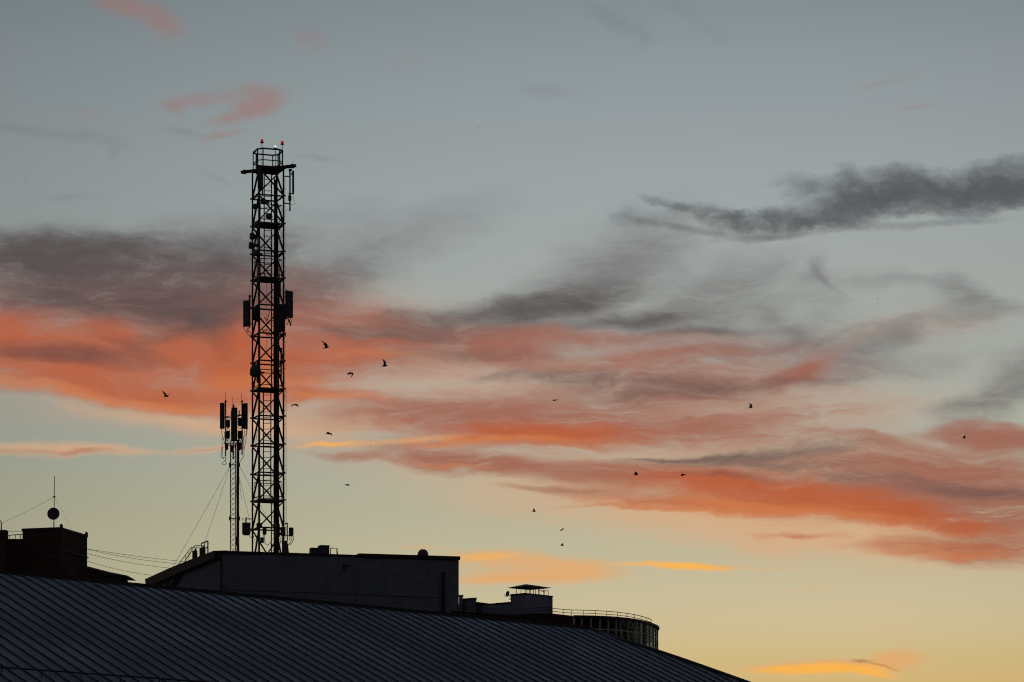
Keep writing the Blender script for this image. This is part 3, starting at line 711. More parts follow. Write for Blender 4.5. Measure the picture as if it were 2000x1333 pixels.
def dish(parent, x, y, rpx, Y, axis, drum=.22, m='radome', cone=False):
    c = P3(x, y, Y); r = rpx/ppm(Y); ax = Vector(axis).normalized()
    prof = [(-drum*.9,r*.25),(-drum*.7,r*.6),(-drum*.35,r*.95),(0,r),(drum*.5,r),(drum*.58,r*.93),(drum*(.95 if cone else .62),r*(.12 if cone else .5)),(drum*(1.0 if cone else .64),.01)]
    d = MB().lathe(c, ax, prof, 20).build('dish_antenna', m, parent)
    MB().bar(c-ax*drum*.9, c-ax*(drum*.9+.28), .10).build('dish_mount', 'steel', d)
    return d
# top: tall radome by the near leg, pipe and slim panel on the right
c, w, h = pxbox(503,329,512.5,372,YT-.9)
tall = MB().lathe(V(c.x,c.y,c.z-h/2), (0,0,1), [(0,.08),(.08,.13),(.2,w/2),(h-.1,w/2),(h,w/2*.8)], 14).build('panel_antenna', 'radio', tower, True)
MB().bar(V(c.x+.12,c.y+.3,c.z-h/2-.3), V(c.x+.12,c.y+.3,c.z+h/2+.15), .08).build('mount_pipe', 'steel', tall)
Yq = YT-.2
pipe = MB().tube([P3(566.3,413,Yq), P3(566.3,333,Yq)], .045, 8).build('mount_pipe', 'steel', tower)
for y, xa in ((345,552.5),(398,553)): MB().bar(P3(xa,y-.6,Yq+.1), P3(566,y+.5,Yq), .055).build('mount_arm', 'steel', pipe)
MB().box(P3(567,332.5,Yq), V(.09,0,0), V(0,.06,0), V(0,0,.06)).build('pipe_clamp', 'steel', pipe)
MB().box(P3(566.8,378.5,Yq), V(.10,0,0), V(0,.06,0), V(0,0,.025)).build('pipe_clamp', 'steel', pipe)
c, w, h = pxbox(570.8,334,574.4,380,Yq-.1); sl = panel(tower, c, .115, h, .10, .2, 'radio')
c, w, h = pxbox(562.8,381,569.3,393.5,Yq-.1)
MB().lathe(V(c.x,c.y,c.z-h/2), (0,0,1), [(0,.05),(.06,.10),(h-.08,.10),(h,.06)], 10).build('filter_box', 'radio', pipe)
MB().bar(P3(569.3,338,Yq), P3(569.3,343,Yq), .05).build('pipe_clamp', 'steel', pipe)
loop(tower, [(572,380),(573,387),(576,394),(575.5,399),(571,400.5),(567,400)], Yq)
loop(tower, [(566,408),(562,409.5),(558,413),(556,418)], Yq, .008)
# dishes
dish(tower, 514.5,393.5,6.3, YT-1.0, (-.7,-.7,.05), .16)
dish(tower, 499,404,5.6, YT-.9, (-.62,-.78,.05), .16)
dish(tower, 525.3,423.2,6.4, YT+.2, (.25,1,.05), .2, 'radio')
dish(tower, 493,462,6.8, YT-.6, (-.93,-.35,.05), .22, 'radio')
dish(tower, 490.8,480,6.8, YT-.6, (-.95,-.3,.05), .22, 'radio')
dish(tower, 499.5,494.5,6.6, YT-.9, (-.75,-.65,.05), .2, 'radio')
dish(tower, 499.0,725.5,12.0, YT-1.0, (-.80,-.60,.08), .34, 'radome', True)
MB().bar(P3(503,748,YT-.8), P3(503,704,YT-.8), .08).build('mount_pipe', 'steel', tower)
MB().box(P3(505,743,YT-.8), V(.12,0,0), V(0,.1,0), V(0,0,.11)).build('pipe_clamp', 'steel', tower)
MB().bar(P3(502.5,545,YT-.7), P3(502.5,448,YT-.7), .06).build('mount_pipe', 'steel', tower)
for y in (460,478,496): MB().bar(P3(495,y,YT-.7), P3(506,y,YT-.75), .07).build('mount_arm', 'steel', tower)
loop(tower, [(494,500),(489,504),(488.5,508),(492,512),(496,513)], YT-.8, .008)
loop(tower, [(545,446),(549,452),(551,461),(547,469),(543,478)], YT, .014); loop(tower, [(547,448),(544,456),(549,465)], YT, .012)
MB().bar(P3(545.5,525,YT+.2), P3(545.5,600,YT+.2), .05).build('mount_pipe', 'steel', tower)
MB().bar(P3(549.5,680,YT+.2), P3(548.8,745,YT+.2), .09).build('mount_pipe', 'steel', tower)
# middle sector antennas
c, w, h = pxbox(474.3,587.5,487,638,YT-1.0); panel(tower, c, .40, h, .16, -.55)
pp = MB().tube([P3(487.6,640,YT-.8), P3(487.6,576,YT-.8)], .05, 8).build('mount_pipe', 'steel', tower)
for y in (580,604,634): MB().bar(P3(487.6,y,YT-.8), P3(494,y-2,YT-.2), .05).build('mount_arm', 'steel', pp)
c, w, h = pxbox(559.8,569,572.3,621,YT-.5); panel(tower, c, .40, h, .16, .55)
pp = MB().tube([P3(559,624,YT-.3), P3(559,567,YT-.3)], .05, 8).build('mount_pipe', 'steel', tower)
for y in (572,580,618): MB().bar(P3(559,y,YT-.3), P3(554,y+1,YT-.2), .05).build('mount_arm', 'steel', pp)
radio(tower, 491,603,500,624,YT-.8,.3); radio(tower, 499,597,508,627,YT-.9,.3)
radio(tower, 543,595,552,622,YT-.6,.2); radio(tower, 551,594,560,622,YT-.5,.2); radio(tower, 543,622,551,648,YT-.6,.2); radio(tower, 550,622,557,646,YT-.5,.2)
for pts in ([(475,638),(478,645),(484,648),(487,646)],[(481,638),(484,644),(482,650),(488,657),(492,661)],[(486,637),(486,645),(490,652),(494,657)],
            [(492,661),(499,659),(503,655),(508,650)],[(511,640),(514,648),(520,653),(528,660)],[(512,645),(518,648),(524,654),(530,655)],[(513,650),(520,644),(527,652),(532,662)],
            [(560,621),(563,626),(562,632),(558,636)],[(563,621),(566,628),(569,636)],[(567,621),(569,628),(567,631)],
            [(546,648),(549,654),(553,652),(557,658)],[(551,646),(553,655),(549,660),(546,664)],[(555,646),(558,652),(556,660),(551,664)],[(516,620),(522,628),(528,634)],[(528,604),(524,618),(521,628)]):
    loop(tower, pts, YT-.7, .02)
MB().bar(P3(564,624,YT-.5), P3(567.8,637,YT-.5), .06).build('mount_arm', 'steel', tower)
MB().box(P3(541,630,YT-.3), V(.12,0,0), V(0,.1,0), V(0,0,.9)).build('cable_shroud', 'radio', tower)
MB().box(P3(543.5,563,YT+.1), V(.15,0,0), V(0,.1,0), V(0,0,.30)).build('cable_shroud', 'radio', tower)
# equipment around the foot
radio(tower, 472.5,1021.5,489.5,1044,YT-.9,.12,.3,5)
MB().tube([P3(480.5,1024,YT-.6), P3(480.5,1010.5,YT-.6)], .04, 8).build('mount_pipe', 'steel', tower)
MB().bar(P3(480.5,1014,YT-.6), P3(492,1014,YT-.3), .05).build('mount_arm', 'steel', tower)
loop(tower, [(473.5,1012),(474.5,1015.5),(478,1016.5)], YT-.6, .02)
MB().bar(P3(488,1038,YT-.6), P3(506,1033,YT-.8), .07).build('mount_arm', 'steel', tower)
MB().box(P3(506.5,1027,YT-.9), V(.16,0,0), V(0,.12,0), V(0,0,.14)).build('pipe_clamp', 'steel', tower)
radio(tower, 512.5,1029.5,521,1043,YT-.9,.25)
radio(tower, 547.5,1030,558,1046,YT-.9,.15); radio(tower, 564,1031,573.5,1046,YT-.8,.3); radio(tower, 537.5,1024,547,1048,YT-.8,.2)
pp = MB().bar(P3(561.2,1058,YT-.7), P3(561.2,1021.5,YT-.7), .06).build('mount_pipe', 'steel', tower)
MB().bar(P3(555.5,1024.5,YT-.7), P3(561.5,1022,YT-.7), .06).build('mount_arm', 'steel', pp); MB().bar(P3(556,1046,YT-.7), P3(572,1046,YT-.7), .05).build('mount_arm', 'steel', pp)
MB().bar(P3(552,1062,YT-.6), P3(552,1040,YT-.6), .07).build('mount_pipe', 'steel', tower)
for pts in ([(572,1046),(573,1053),(569,1062),(562,1066)],[(570,1046),(570,1054),(566,1061),(561,1065)],[(517,1044),(517,1058),(521,1065),(526,1063),(531,1057)],
            [(514,1044),(514,1050),(512,1056),(508,1058)],[(487,1046),(489,1050),(494,1050),(496,1047)],[(546,1048),(549,1054),(547,1062)],[(551,1047),(553,1052),(550,1060)],[(556,1047),(557,1051),(554,1053)],[(564,1047),(567,1052),(564,1055)]):
    loop(tower, pts, YT-.9, .02)
MB().box(P3(512,1055.5,YT-.8), V(.10,0,0), V(0,.08,0), V(0,0,.16)).build('cable_splice', 'cable', tower)
# covered gear between the legs
m = MB(); c = P3(530,1085,YT-.3)
m.lathe(V(c.x,c.y,TB.z), (0,0,1), [(0,.50),(.5,.46),(.78,.34),(.92,.20),(.98,.02)], 10).build('equipment_cover', 'lead', None, False, label='low tarpaulin-covered equipment heap at the tower foot', category='equipment')
c = P3(557,1085,YT-1.0)
cab = thing('equipment_cabinet', V(c.x,c.y,TB.z), 'dark sloping equipment cabinet behind the parapet beside the tower leg', 'cabinet')
zt = zpx(c, 1056)
MB().hexa([V(c.x-.19,c.y-.2,TB.z), V(c.x+.17,c.y-.2,TB.z), V(c.x+.17,c.y+.25,TB.z), V(c.x-.19,c.y+.25,TB.z)],
          [V(c.x-.17,c.y-.2,zt), V(c.x+.11,c.y-.2,zt-.03), V(c.x+.11,c.y+.2,zt-.03), V(c.x-.17,c.y+.2,zt)]).build('body', 'radio', cab)
MB().hexa([V(c.x+.172,c.y-.18,zt-.75), V(c.x+.22,c.y-.18,zt-.75), V(c.x+.22,c.y+.2,zt-.75), V(c.x+.172,c.y+.2,zt-.75)],
          [V(c.x+.11,c.y-.18,zt-.1), V(c.x+.13,c.y-.18,zt-.1), V(c.x+.13,c.y+.2,zt-.1), V(c.x+.11,c.y+.2,zt-.1)]).build('door', 'radio', cab)

# ------------------------------------------------------------------ guyed mast with its antennas
YM = 169.0
MBASE = P3(457,1085,YM); MBASE.z = ZT-.55
mast = thing('guyed_mast', MBASE, 'slim triangular lattice mast with a crown of panel antennas, held by guy wires', 'mast')
zb, zm = MBASE.z, EYE+(HOR-866)*YM/F
xa, xb = P3(450.2,0,YM), P3(460.8,0,YM); xm = V((xa.x+xb.x)/2+.12, YM+.30, 0)
for p in (xa, xb, xm): MB().tube([V(p.x,p.y,zb), V(p.x,p.y,zm)], .030, 6).build('leg', 'steel', mast)
z = zb+.06; k = 0
while z < zm-.3:
    for a, b in ((xa,xb),(xb,xa)):
        MB().bar(V(a.x,a.y,z), V(b.x,b.y,z+.30), .02).build('lacing', 'steel', mast)
    MB().bar(V(xa.x,xa.y,z), V(xm.x,xm.y,z+.30), .016).build('lacing', 'steel', mast)
    z += .305
for kx, r, top in ((464.3,.05,860),(466.0,.04,850),(463.2,.03,870)):
    MB().tube([P3(kx+random.uniform(-.4,.4), y, YM+.1) for y in (1079,1050,1020,990,960,930,900,top)], r, 6).build('feeder_cable', 'cable', mast)
MB().box(P3(463,1058,YM-.05), V(.10,0,0), V(0,.08,0), V(0,0,.25)).build('splice_box', 'radio', mast)
for y in (908,1013):
    m = MB().bar(P3(448.5,y,YM-.05), P3(467.5,y+1,YM-.05), .05)
    m.bar(P3(449,y,YM-.05), V(xm.x,xm.y+.05,EYE+(HOR-y)*YM/F), .04)
    cl = m.build('guy_collar', 'steel', mast)
    for x in (449.3,466.8): MB().box(P3(x,y,YM-.05), V(.06,0,0), V(0,.06,0), V(0,0,.12)).build('collar_lug', 'steel', cl)
def panelpx(x0,y0,x1,y1,Y,yaw,d=.13,m='radome'):
    c, w, h = pxbox(x0,y0,x1,y1,Y); return panel(mast, c, 1.15*w, h, d, yaw, m)
panelpx(429.7,787.5,437.8,838,YM-.4,-.5); panelpx(477,788,483.6,838.5,YM-.2,.6); panelpx(452.6,796.5,462.8,862,YM-.9,.05,.16,'radio'); panelpx(451.5,802,458,862,YM-.6,-.3,.16,'radio'); panelpx(474.5,789,478.5,838,YM-.1,.9,.1,'radio')
for x, y0, y1, Y in ((440.6,782,891,YM-.3),(472.8,782,889,YM-.1),(455.6,790,897,YM-.6)): MB().tube([P3(x,y1,Y), P3(x,y0,Y)], .04, 8).build('mount_pipe', 'steel', mast)
for x, y0, y1, Y in ((440.5,768,783,YM-.3),(454.6,776,792,YM-.6),(472,768,783,YM-.1)): MB().tube([P3(x,y1,Y), P3(x,y0,Y)], .012, 5).build('lightning_rod', 'steel', mast)
for x, y, w in ((440.6,785.5,.09),(472.8,785.5,.09),(456,793.5,.08)): MB().box(P3(x,y,YM-.3), V(w,0,0), V(0,.06,0), V(0,0,.02)).build('pipe_clamp', 'steel', mast)
for a, b, w in (((438,815,-.3),(453,817.5,-.6),.06),((453,817.5,-.6),(474,810.5,-.1),.06),((474,810.5,-.1),(457,812,.4),.05),((438,815,-.3),(457,812,.4),.05),
                ((437,867,-.3),(455,872,-.7),.06),((455,872,-.7),(474,865,-.1),.06),((474,865,-.1),(457,866,.4),.05),((437,867,-.3),(457,866,.4),.05)):
    MB().bar(P3(a[0],a[1],YM+a[2]), P3(b[0],b[1],YM+b[2]), w).build('ring_bar', 'steel', mast)
for r4 in ((441,820.5,449.5,834),(439,842,449.5,855.5),(464.5,816.5,474,831),(464.5,842,474.5,855.5),(439,866,446,878),(449,870,455.5,881.5),(464.5,865,471.5,878)):
    radio(mast, *r4, YM-.5, .25 if r4[0] < 455 else -.25, .18, 3)
for pts in ([(432,838),(434,852),(438,862)],[(434,855),(433,880),(431.5,890),(435,896),(439,893),(441,888)],[(435,872),(434,888),(437,895)],[(440,893),(441,898),(436,903),(434,907),(439,907.5),(442,906),(440,900),(442,896)],
            [(482,838),(480,848),(475,858),(473,866)],[(483,838),(480,860),(477,878),(476,890),(473,896),(469,902)],[(478,840),(476,855),(475,880)],
            [(440,835),(443,840),(446,836),(449,842)],[(441,856),(444,862),(448,858),(451,864)],[(443,856),(446,866),(450,862)],[(465,832),(468,840),(471,834)],[(466,856),(469,862),(472,857),(474,864)],[(464,860),(468,858),(470,866)],
            [(437,842),(439,850),(437,860),(441,868)],[(452,862),(453,872),(456,880)],[(458,862),(459,874),(461,884)],[(462,862),(464,876),(465,890)]):
    loop(mast, pts, YM-.55, .016)
MB().box(P3(467.2,807,YM), V(.03,0,0), V(0,.03,0), V(0,0,.15)).build('pipe_clamp', 'steel', mast)
for (xa_,ya_),(xb_,yb_), Y2 in (((448.6,911),(336,1110),172),((449,912),(399,1062),173.5),((467,910),(562,1082),166),((466.5,928),(504,1082),172),((467,935),(472,975),169.2)):
    q_ = P3(xb_,yb_,Y2)
    MB().tube(sag(P3(xa_,ya_,YM), q_, .05), .009, 5).build('guy_wire', 'cable', mast)

# ------------------------------------------------------------------ brick rooftop house on the left
ZH = P3(118,1030,150).z
c0 = P3(118.5,1030,150); cl_ = atz(44,1033,ZH); cr_ = atz(170.3,1045.5,ZH)
house = thing('brick_house', (c0.x, c0.y, 0), 'dark brick rooftop house with a round dish on a pole', 'building')
back = (cr_-c0)
MB().prism([xy(cl_), xy(c0), xy(cr_), xy(cl_+back)], 0, ZH-.12).build('wall', 'brick', house)
def scale_xy(pts, f):
    cx = sum(p.x for p in pts)/len(pts); cy = sum(p.y for p in pts)/len(pts)
    return [(cx+(p.x-cx)*f, cy+(p.y-cy)*f) for p in pts]
MB().prism(scale_xy([cl_, c0, cr_, cl_+back], 1.03), ZH-.12, ZH).build('roof_edge', 'flash', house)
for p in (c0+V(.02,.1,0), cr_+V(-.04,.0,0)):
    MB().lathe(V(p.x,p.y,ZH-.12), (0,0,1), [(0,.09),(.2,.085),(.28,.06),(.31,.01)], 10).build('vent_cap', 'flash', house, True)
# lower parapet and end stub further left
zl = P3(20,1052,150.5).z; l0 = P3(-260,1052,150.5); l1 = V(cl_.x-.003, cl_.y, 0)
MB().prism([(l0.x,l0.y),(l1.x,l1.y),(l1.x+back.x,l1.y+back.y),(l0.x+back.x,l0.y+back.y)], 0, zl).build('low_wall', 'brick', house)
s0, s1 = P3(-60,1036,149.9), P3(12.5,1036,149.9)
MB().abox((s0.x,149.7,zl-3), (s1.x,150.45,s0.z)).build('end_pier', 'brick', house)
pr = MB().tube([P3(-12,1018,150), P3(-2,1017,150), P3(1.5,1018,150), P3(2.8,1021,150), P3(2.8,1037,150)], .03, 6).build('bent_pipe', 'steel', house)
rl = MB().tube([P3(12,1046.5,150.3), P3(30,1045,150.3), P3(44,1044.5,150.3)], .025, 6).build('parapet_rail', 'steel', house)
for x in (18,30,40): MB().bar(P3(x,1052.5,150.3), P3(x,1045.5,150.3), .03).build('rail_post', 'steel', rl)
for y in (1038,1039.5): MB().tube([P3(10,y-.7,150.6), P3(46,y,150.6)], .008, 5).build('strung_wire', 'cable', house)
# recess ledge lines on the faces
n_ = V(-.35,-.94,0)
MB().bar(P3(85,1081,149.4), P3(119,1091,149.6), .05).build('lead_flashing', 'lead', house)
MB().bar(c0+V(.02,-.06,-1.2), cr_+V(.08,-.06,-1.25), .05).build('lead_flashing', 'lead', house)
MB().box(P3(87,1077,150.1), V(.30,0,0), V(0,.03,0), V(0,0,.12)).build('vent_slot', 'flash', house)
# lean-to wing with a tin roof
w0, w1 = P3(150,1107,148.5), P3(235,1126,148.5)
MB().hexa([V(w0.x,w0.y,0), V(w1.x,w1.y,0), V(w1.x,w1.y+3,0), V(w0.x,w0.y+3,0)], [V(w0.x,w0.y,P3(0,1103,148.5).z), V(w1.x,w1.y,w1.z), V(w1.x,w1.y+3,w1.z), V(w0.x,w0.y+3,P3(0,1103,148.5).z)]).build('wing_wall', 'brick', house)
r0, r1, r2 = P3(168,1105.5,148.3), P3(214,1117.5,148.3), P3(250,1124.7,148.3)
m = MB(); t_ = V(0,3.2,0)
for p, th_ in ((r0,.10),(r1,.16),(r2,.015)): m.v += [p, p+t_, p+t_-V(0,0,th_), p-V(0,0,th_)]
for k in range(2):
    o = k*4
    for j in range(4): m.f.append((o+j, o+4+j, o+4+(j+1) % 4, o+(j+1) % 4))
m.f.append((3,2,1,0)); m.f.append((8,9,10,11)); m.build('tin_roof', 'lead', house)
# pole antenna with round dish
Yd = 151.0; pb = P3(105.2,1031.5,Yd); pb.z = ZH-.02
pole = thing('pole_antenna', pb, 'thin pole antenna with a round blue-grey dish on the brick house roof', 'antenna')
MB().tube([pb, P3(105.6,1001,Yd), P3(106.4,930,Yd)], .03, 6, .016).build('pole', 'steel', pole)
MB().lathe(P3(104.3,1003.8,Yd-.15), (-.05,-1,.1), [(-.14,.05),(-.10,.2),(-.03,.32),(0,.335),(.02,.325),(-.02,.2),(-.03,.02)], 24).build('dish', 'radome', pole, True)
MB().bar(P3(105.3,1004,Yd-.12), P3(105.5,1004,Yd), .06).build('dish_bracket', 'steel', pole)
MB().box(P3(106.2,970.5,Yd), V(.05,0,0), V(0,.05,0), V(0,0,.04)).build('guy_clamp', 'steel', pole)
MB().tube(sag(P3(106,970.5,Yd), P3(2,1022.5,150), .05), .007, 4).build('guy_wire', 'cable', pole)
MB().tube(sag(P3(106.4,971,Yd), P3(140,1033,153), -.02), .004, 4).build('guy_wire', 'cable', pole)

# overhead cables from the brick house to the eaves of the grey building
def cab_(y0, x1, y1, lab, r, d):
    MB().tube(sag(P3(171,y0,152.5), onside(x1, -.32, zpx(onside(x1,-.32), y1)), d, 14), r, 5).build('overhead_cable', 'cable', None, label=lab, category='cable', group='cables between the brick house and the grey building')
cab_(1072.5,361,1097.5,'topmost thin cable strung from brick house to grey building eaves',.011,.05)
cab_(1073.5,351,1102,'second cable from the top, starting beside the topmost one on the brick corner',.011,.10)
cab_(1082,334,1110,'third cable down between brick house and grey building',.011,.10)
cab_(1096.5,297,1124,'lowest cable, reaching the far low end of the grey building eaves',.011,.10)

# ------------------------------------------------------------------ penthouse with canopy, right of the grey building
YP = 150.0
ph = thing('penthouse', P3(1026,1200,YP), 'small pale plastered penthouse under a pyramid canopy', 'building')
ph.location.z = 0; ORG[ph] = ph.location.copy()
zP = P3(0,1158.5,YP).z
pa = atz(997.5,1161,zP); pm = P3(1026,1158.5,YP); pc = atz(1071,1163.2,zP); pz = pa+pc-pm
MB().prism([xy(pa), xy(pm), xy(pc), xy(pz)], 0, zP-.08).build('wall', 'plaster_side', ph)
MB().prism(scale_xy([pa,pm,pc,pz], 1.03), zP-.08, zP).build('coping', 'flash', ph)
pe = atz(1079,1168.5,P3(1079,1168.5,pc.y+1.2).z)
MB().prism([(pc.x+.003,pc.y+.3),(pe.x,pc.y+.45),(pe.x-.3,pc.y+2),(pc.x-.3,pc.y+2)], 0, pe.z).build('side_stack', 'plaster', ph)
MB().prism([(pc.x+.003,pc.y+.25),(pe.x+.03,pc.y+.40),(pe.x-.3,pc.y+2.1),(pc.x-.3,pc.y+2.1)], pe.z+.002, pe.z+.06).build('stack_cap', 'flash', ph)
# canopy: shallow pyramid on posts
cx = P3(1031,1148,YP+1.6); zE = P3(0,1147.6,YP+1.3).z; zA = P3(0,1141.2,YP+1.6).z
cL, cR = P3(991.3,0,YP+1.6), P3(1077,0,YP+1.6); cN, cF = P3(1030,0,YP+.15), P3(1034,0,YP+3.0)
e4 = [V(cL.x,cL.y,zE), V(cN.x,cN.y,zE), V(cR.x,cR.y,zE), V(cF.x,cF.y,zE)]
MB().add(e4+[V(P3(1027,0,YP+1.6).x, YP+1.6, zA)]+[p-V(0,0,.02) for p in e4], [(0,1,4),(1,2,4),(2,3,4),(3,0,4),(8,7,6,5),(0,5,6,1),(1,6,7,2),(2,7,8,3),(3,8,5,0)]).build('canopy', 'lead', ph)
for x in (1008.5,1017.5,1025.5,1028,1034,1036.5,1042,1045.5,1053): 
    off = .35 if int(x) % 2 else 2.2
    p = P3(x,0,YP+.9); MB().bar(V(p.x,p.y,zP-.1), V(p.x,p.y,zE+.06), .035).build('canopy_post', 'lead', ph)
for a, b in (((1050,1154.2),(1062,1154.2)),((1058,1155.5),(1064,1155.5)),((1064,1154.2),(1071,1154.2))): MB().bar(P3(*a,YP+1.0), P3(*b,YP+1.0), .03).build('roof_rail', 'steel', ph)
for x, y in ((1052,1150),(1064,1153),(1071,1154),(1062,1150)): p = P3(x,y,YP+1.0); MB().bar(V(p.x,p.y,zP-.1), p, .03).build('rail_post', 'steel', ph)
# satellite dish
sd_ = thing('satellite_dish', P3(998,1170,YP+.2), 'small oval satellite dish on the penthouse corner', 'dish')
MB().lathe(P3(991.5,1160,YP+.1), (-.80,-.6,.12), [(-.05,.03),(-.03,.10),(0,.155),(.012,.155),(-.015,.09),(-.02,.01)], 20).build('reflector', 'radome', sd_, True)
MB().tube([P3(993,1161.5,YP+.2), P3(996.5,1166,YP+.3), P3(998.5,1166.5,YP+.35)], .018, 6).build('bracket', 'steel', sd_)
MB().tube([P3(991.5,1165.5,YP-.02), P3(988,1166,YP-.1), P3(985.5,1163,YP-.2)], .012, 5).build('feed_arm', 'steel', sd_)
MB().box(P3(985.2,1162.6,YP-.2), V(.02,0,0), V(0,.03,0), V(0,0,.025)).build('feed_horn', 'steel', sd_)
MB().box(P3(996.5,1170.5,YP+.2), V(.05,0,0), V(0,.05,0), V(0,0,.03)).build('wall_bracket', 'steel', sd_)
# low roof range between grey building and penthouse
rg = thing('low_roof_range', P3(940,1200,YP+2), 'low pale plastered roof wall leading to the penthouse', 'wall')
rg.location.z = 0; ORG[rg] = rg.location.copy()
pts = [(899,1170.5),(930,1168.4)]
def wallpx(pts, Y0, Y1, th_, name, m, parent, zlow=0.0):
    mb = MB(); n = len(pts)
    for i, (x, y) in enumerate(pts):
        Y = Y0+(Y1-Y0)*i/(n-1); p = P3(x, y, Y); mb.v += [V(p.x,p.y,zlow), p, p+V(0,th_,0), V(p.x,p.y+th_,zlow)]
    for i in range(n-1):
        o = i*4
        for j in range(4): mb.f.append((o+j, o+(j+1) % 4, o+4+(j+1) % 4, o+4+j))
    mb.f.append((0,1,2,3)); o = (n-1)*4; mb.f.append((o+3,o+2,o+1,o))
    return mb.build(name, m, parent)
wallpx([(899,1170.5),(930,1168.6)], 153.2, 152.2, .6, 'pier_wall', 'plaster', rg)
wallpx([(898,1169.6),(931,1167.6)], 153.1, 152.1, .7, 'pier_coping', 'flash', rg, P3(0,1171,152.5).z)
wallpx([(930.2,1177.5),(957,1180.6),(998.5,1177.2)], 153.0, 150.9, .5, 'parapet_wall', 'plaster_side', rg)
wallpx([(930.4,1175.8),(957,1179.3),(998,1175.6)], 152.95, 150.75, .6, 'parapet_coping', 'flash', rg, P3(0,1181.2,152).z)
c = P3(900.5,1163,152.9)
ch = MB().abox((c.x-.11,c.y-.15,c.z-1.2), (c.x+.09,c.y+.3,c.z-.06)).build('chimney', 'plaster', rg)
MB().abox((c.x-.15,c.y-.2,c.z-.06), (c.x+.13,c.y+.35,c.z)).build('chimney_cap', 'flash', ch)
wallpx([(893,1182),(893.5,1175),(894,1182)], 153.5, 153.3, .2, 'cable_box', 'flash', rg, P3(0,1197,153).z)

# ------------------------------------------------------------------ curved glass-fronted block
gl = thing('glass_building', (P3(1200,0,131).x, 131, 0), 'rounded glass-fronted top storey with grey mullions', 'building')
zG = P3(1120,1203,130).z
CURVE = [(1120,1203.0),(1136,1203.2),(1154,1203.6),(1171.6,1204.2),(1188,1205.0),(1203.2,1206.0),(1212,1206.8),(1226,1208.4),(1238,1210.0),(1249,1212.0),(1260,1214.6),(1268.6,1217.2),(1275.6,1219.8),(1280.6,1222.2),(1284.2,1225.2)]
plan = [atz(x, y, zG) for x, y in CURVE]
tail = plan[-1]
zF = zG-3.6; zTr = zG-.60
rear = [tail+V(.02,1.2,0), tail+V(-.25,3.0,0), tail+V(-.9,5.0,0)]
full = plan+rear
cen = V(plan[0].x, plan[0].y+9, 0)
def inset(p, d): 
    v = V(cen.x-p.x, cen.y-p.y, 0).normalized(); return p+v*d
# roof slab with rounded fascia
poly = [xy(inset(p, -.10)) for p in full]+[(full[-1].x-3, full[-1].y+1),(plan[0].x, plan[0].y+9)]
MB().prism(poly, zG-.10, zG+.02).build('roof_slab', 'flash', gl)
poly = [xy(inset(p, .10)) for p in full]+[(full[-1].x-3, full[-1].y+1),(plan[0].x, plan[0].y+9)]
MB().prism(poly, zF-.2, zF).build('floor_slab', 'flash', gl)
MB().prism([xy(inset(p, .05)) for p in full]+[(full[-1].x-3, full[-1].y+1),(plan[0].x, plan[0].y+9)], 0, zF-.203).build('lower_wall', 'plaster', gl)
for i in range(len(full)-1):
    a, b = full[i], full[i+1]
    for z0, z1 in ((zF, zTr-.02), (zTr+.02, zG-.10)):
        o = V(a.y-b.y, b.x-a.x, 0).normalized()*.008
        MB().hexa([V(a.x,a.y,z0)-o, V(b.x,b.y,z0)-o, V(b.x,b.y,z0)+o, V(a.x,a.y,z0)+o], [V(a.x,a.y,z1)-o, V(b.x,b.y,z1)-o, V(b.x,b.y,z1)+o, V(a.x,a.y,z1)+o]).build('window_pane', 'glass', gl)
    MB().bar(V(a.x,a.y,zTr), V(b.x,b.y,zTr), .05).build('transom', 'glass_frame', gl)
    MB().bar(V(a.x,a.y,zF), V(a.x,a.y,zG-.1), .16 if i in (0,10) else .075).build('mullion', 'glass_frame', gl)
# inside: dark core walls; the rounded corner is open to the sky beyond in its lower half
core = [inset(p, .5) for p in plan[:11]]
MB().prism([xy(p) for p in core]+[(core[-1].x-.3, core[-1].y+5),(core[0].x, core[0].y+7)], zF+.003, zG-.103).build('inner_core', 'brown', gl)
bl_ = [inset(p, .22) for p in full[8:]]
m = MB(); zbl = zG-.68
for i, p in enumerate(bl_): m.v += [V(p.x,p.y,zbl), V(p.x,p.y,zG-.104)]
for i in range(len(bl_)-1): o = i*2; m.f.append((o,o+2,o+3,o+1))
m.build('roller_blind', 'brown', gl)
# brown parapet running back towards the grey building
wallpx([(880,1193),(940,1197.5),(1000,1201.5),(1042,1198),(1077,1198.6),(1119,1203)], 131.5, 129.9, .5, 'brown_parapet', 'brown', gl)
# long guard rail
rl = thing('roof_guard_rail', P3(1000,1195,130.5), 'long thin guard rail curving along the parapet and glass storey', 'railing')
RP = [(896,1182.3),(915,1184),(940,1187),(963,1190),(998,1192.6),(1014,1192),(1033,1189.5),(1053,1187),(1066,1186.4),(1079,1188.4),(1100,1190.8),(1116,1191.8),(1140,1192.2),(1163,1193),(1185,1194.4),(1206,1196),(1224,1198.3),(1239,1200.8),(1252,1203.8),(1262,1206.8),(1272,1210.2)]
n = len(RP)
def rdep(i): return 131.3-1.0*min(1, i/11) + (0 if i < 11 else .35*(i-11)**1.25*.6)
top = [P3(x, y, rdep(i)) for i, (x, y) in enumerate(RP)]
MB().tube(top, .017, 6).build('top_rail', 'steel', rl)
MB().tube([p-V(0,0,.14 if i > 7 else .15) for i, p in enumerate(top)], .014, 5).build('mid_rail', 'steel', rl)
for i in range(n):
    if i in (5,): continue
    MB().bar(top[i]-V(0,0,.34), top[i], .022).build('rail_post', 'steel', rl)

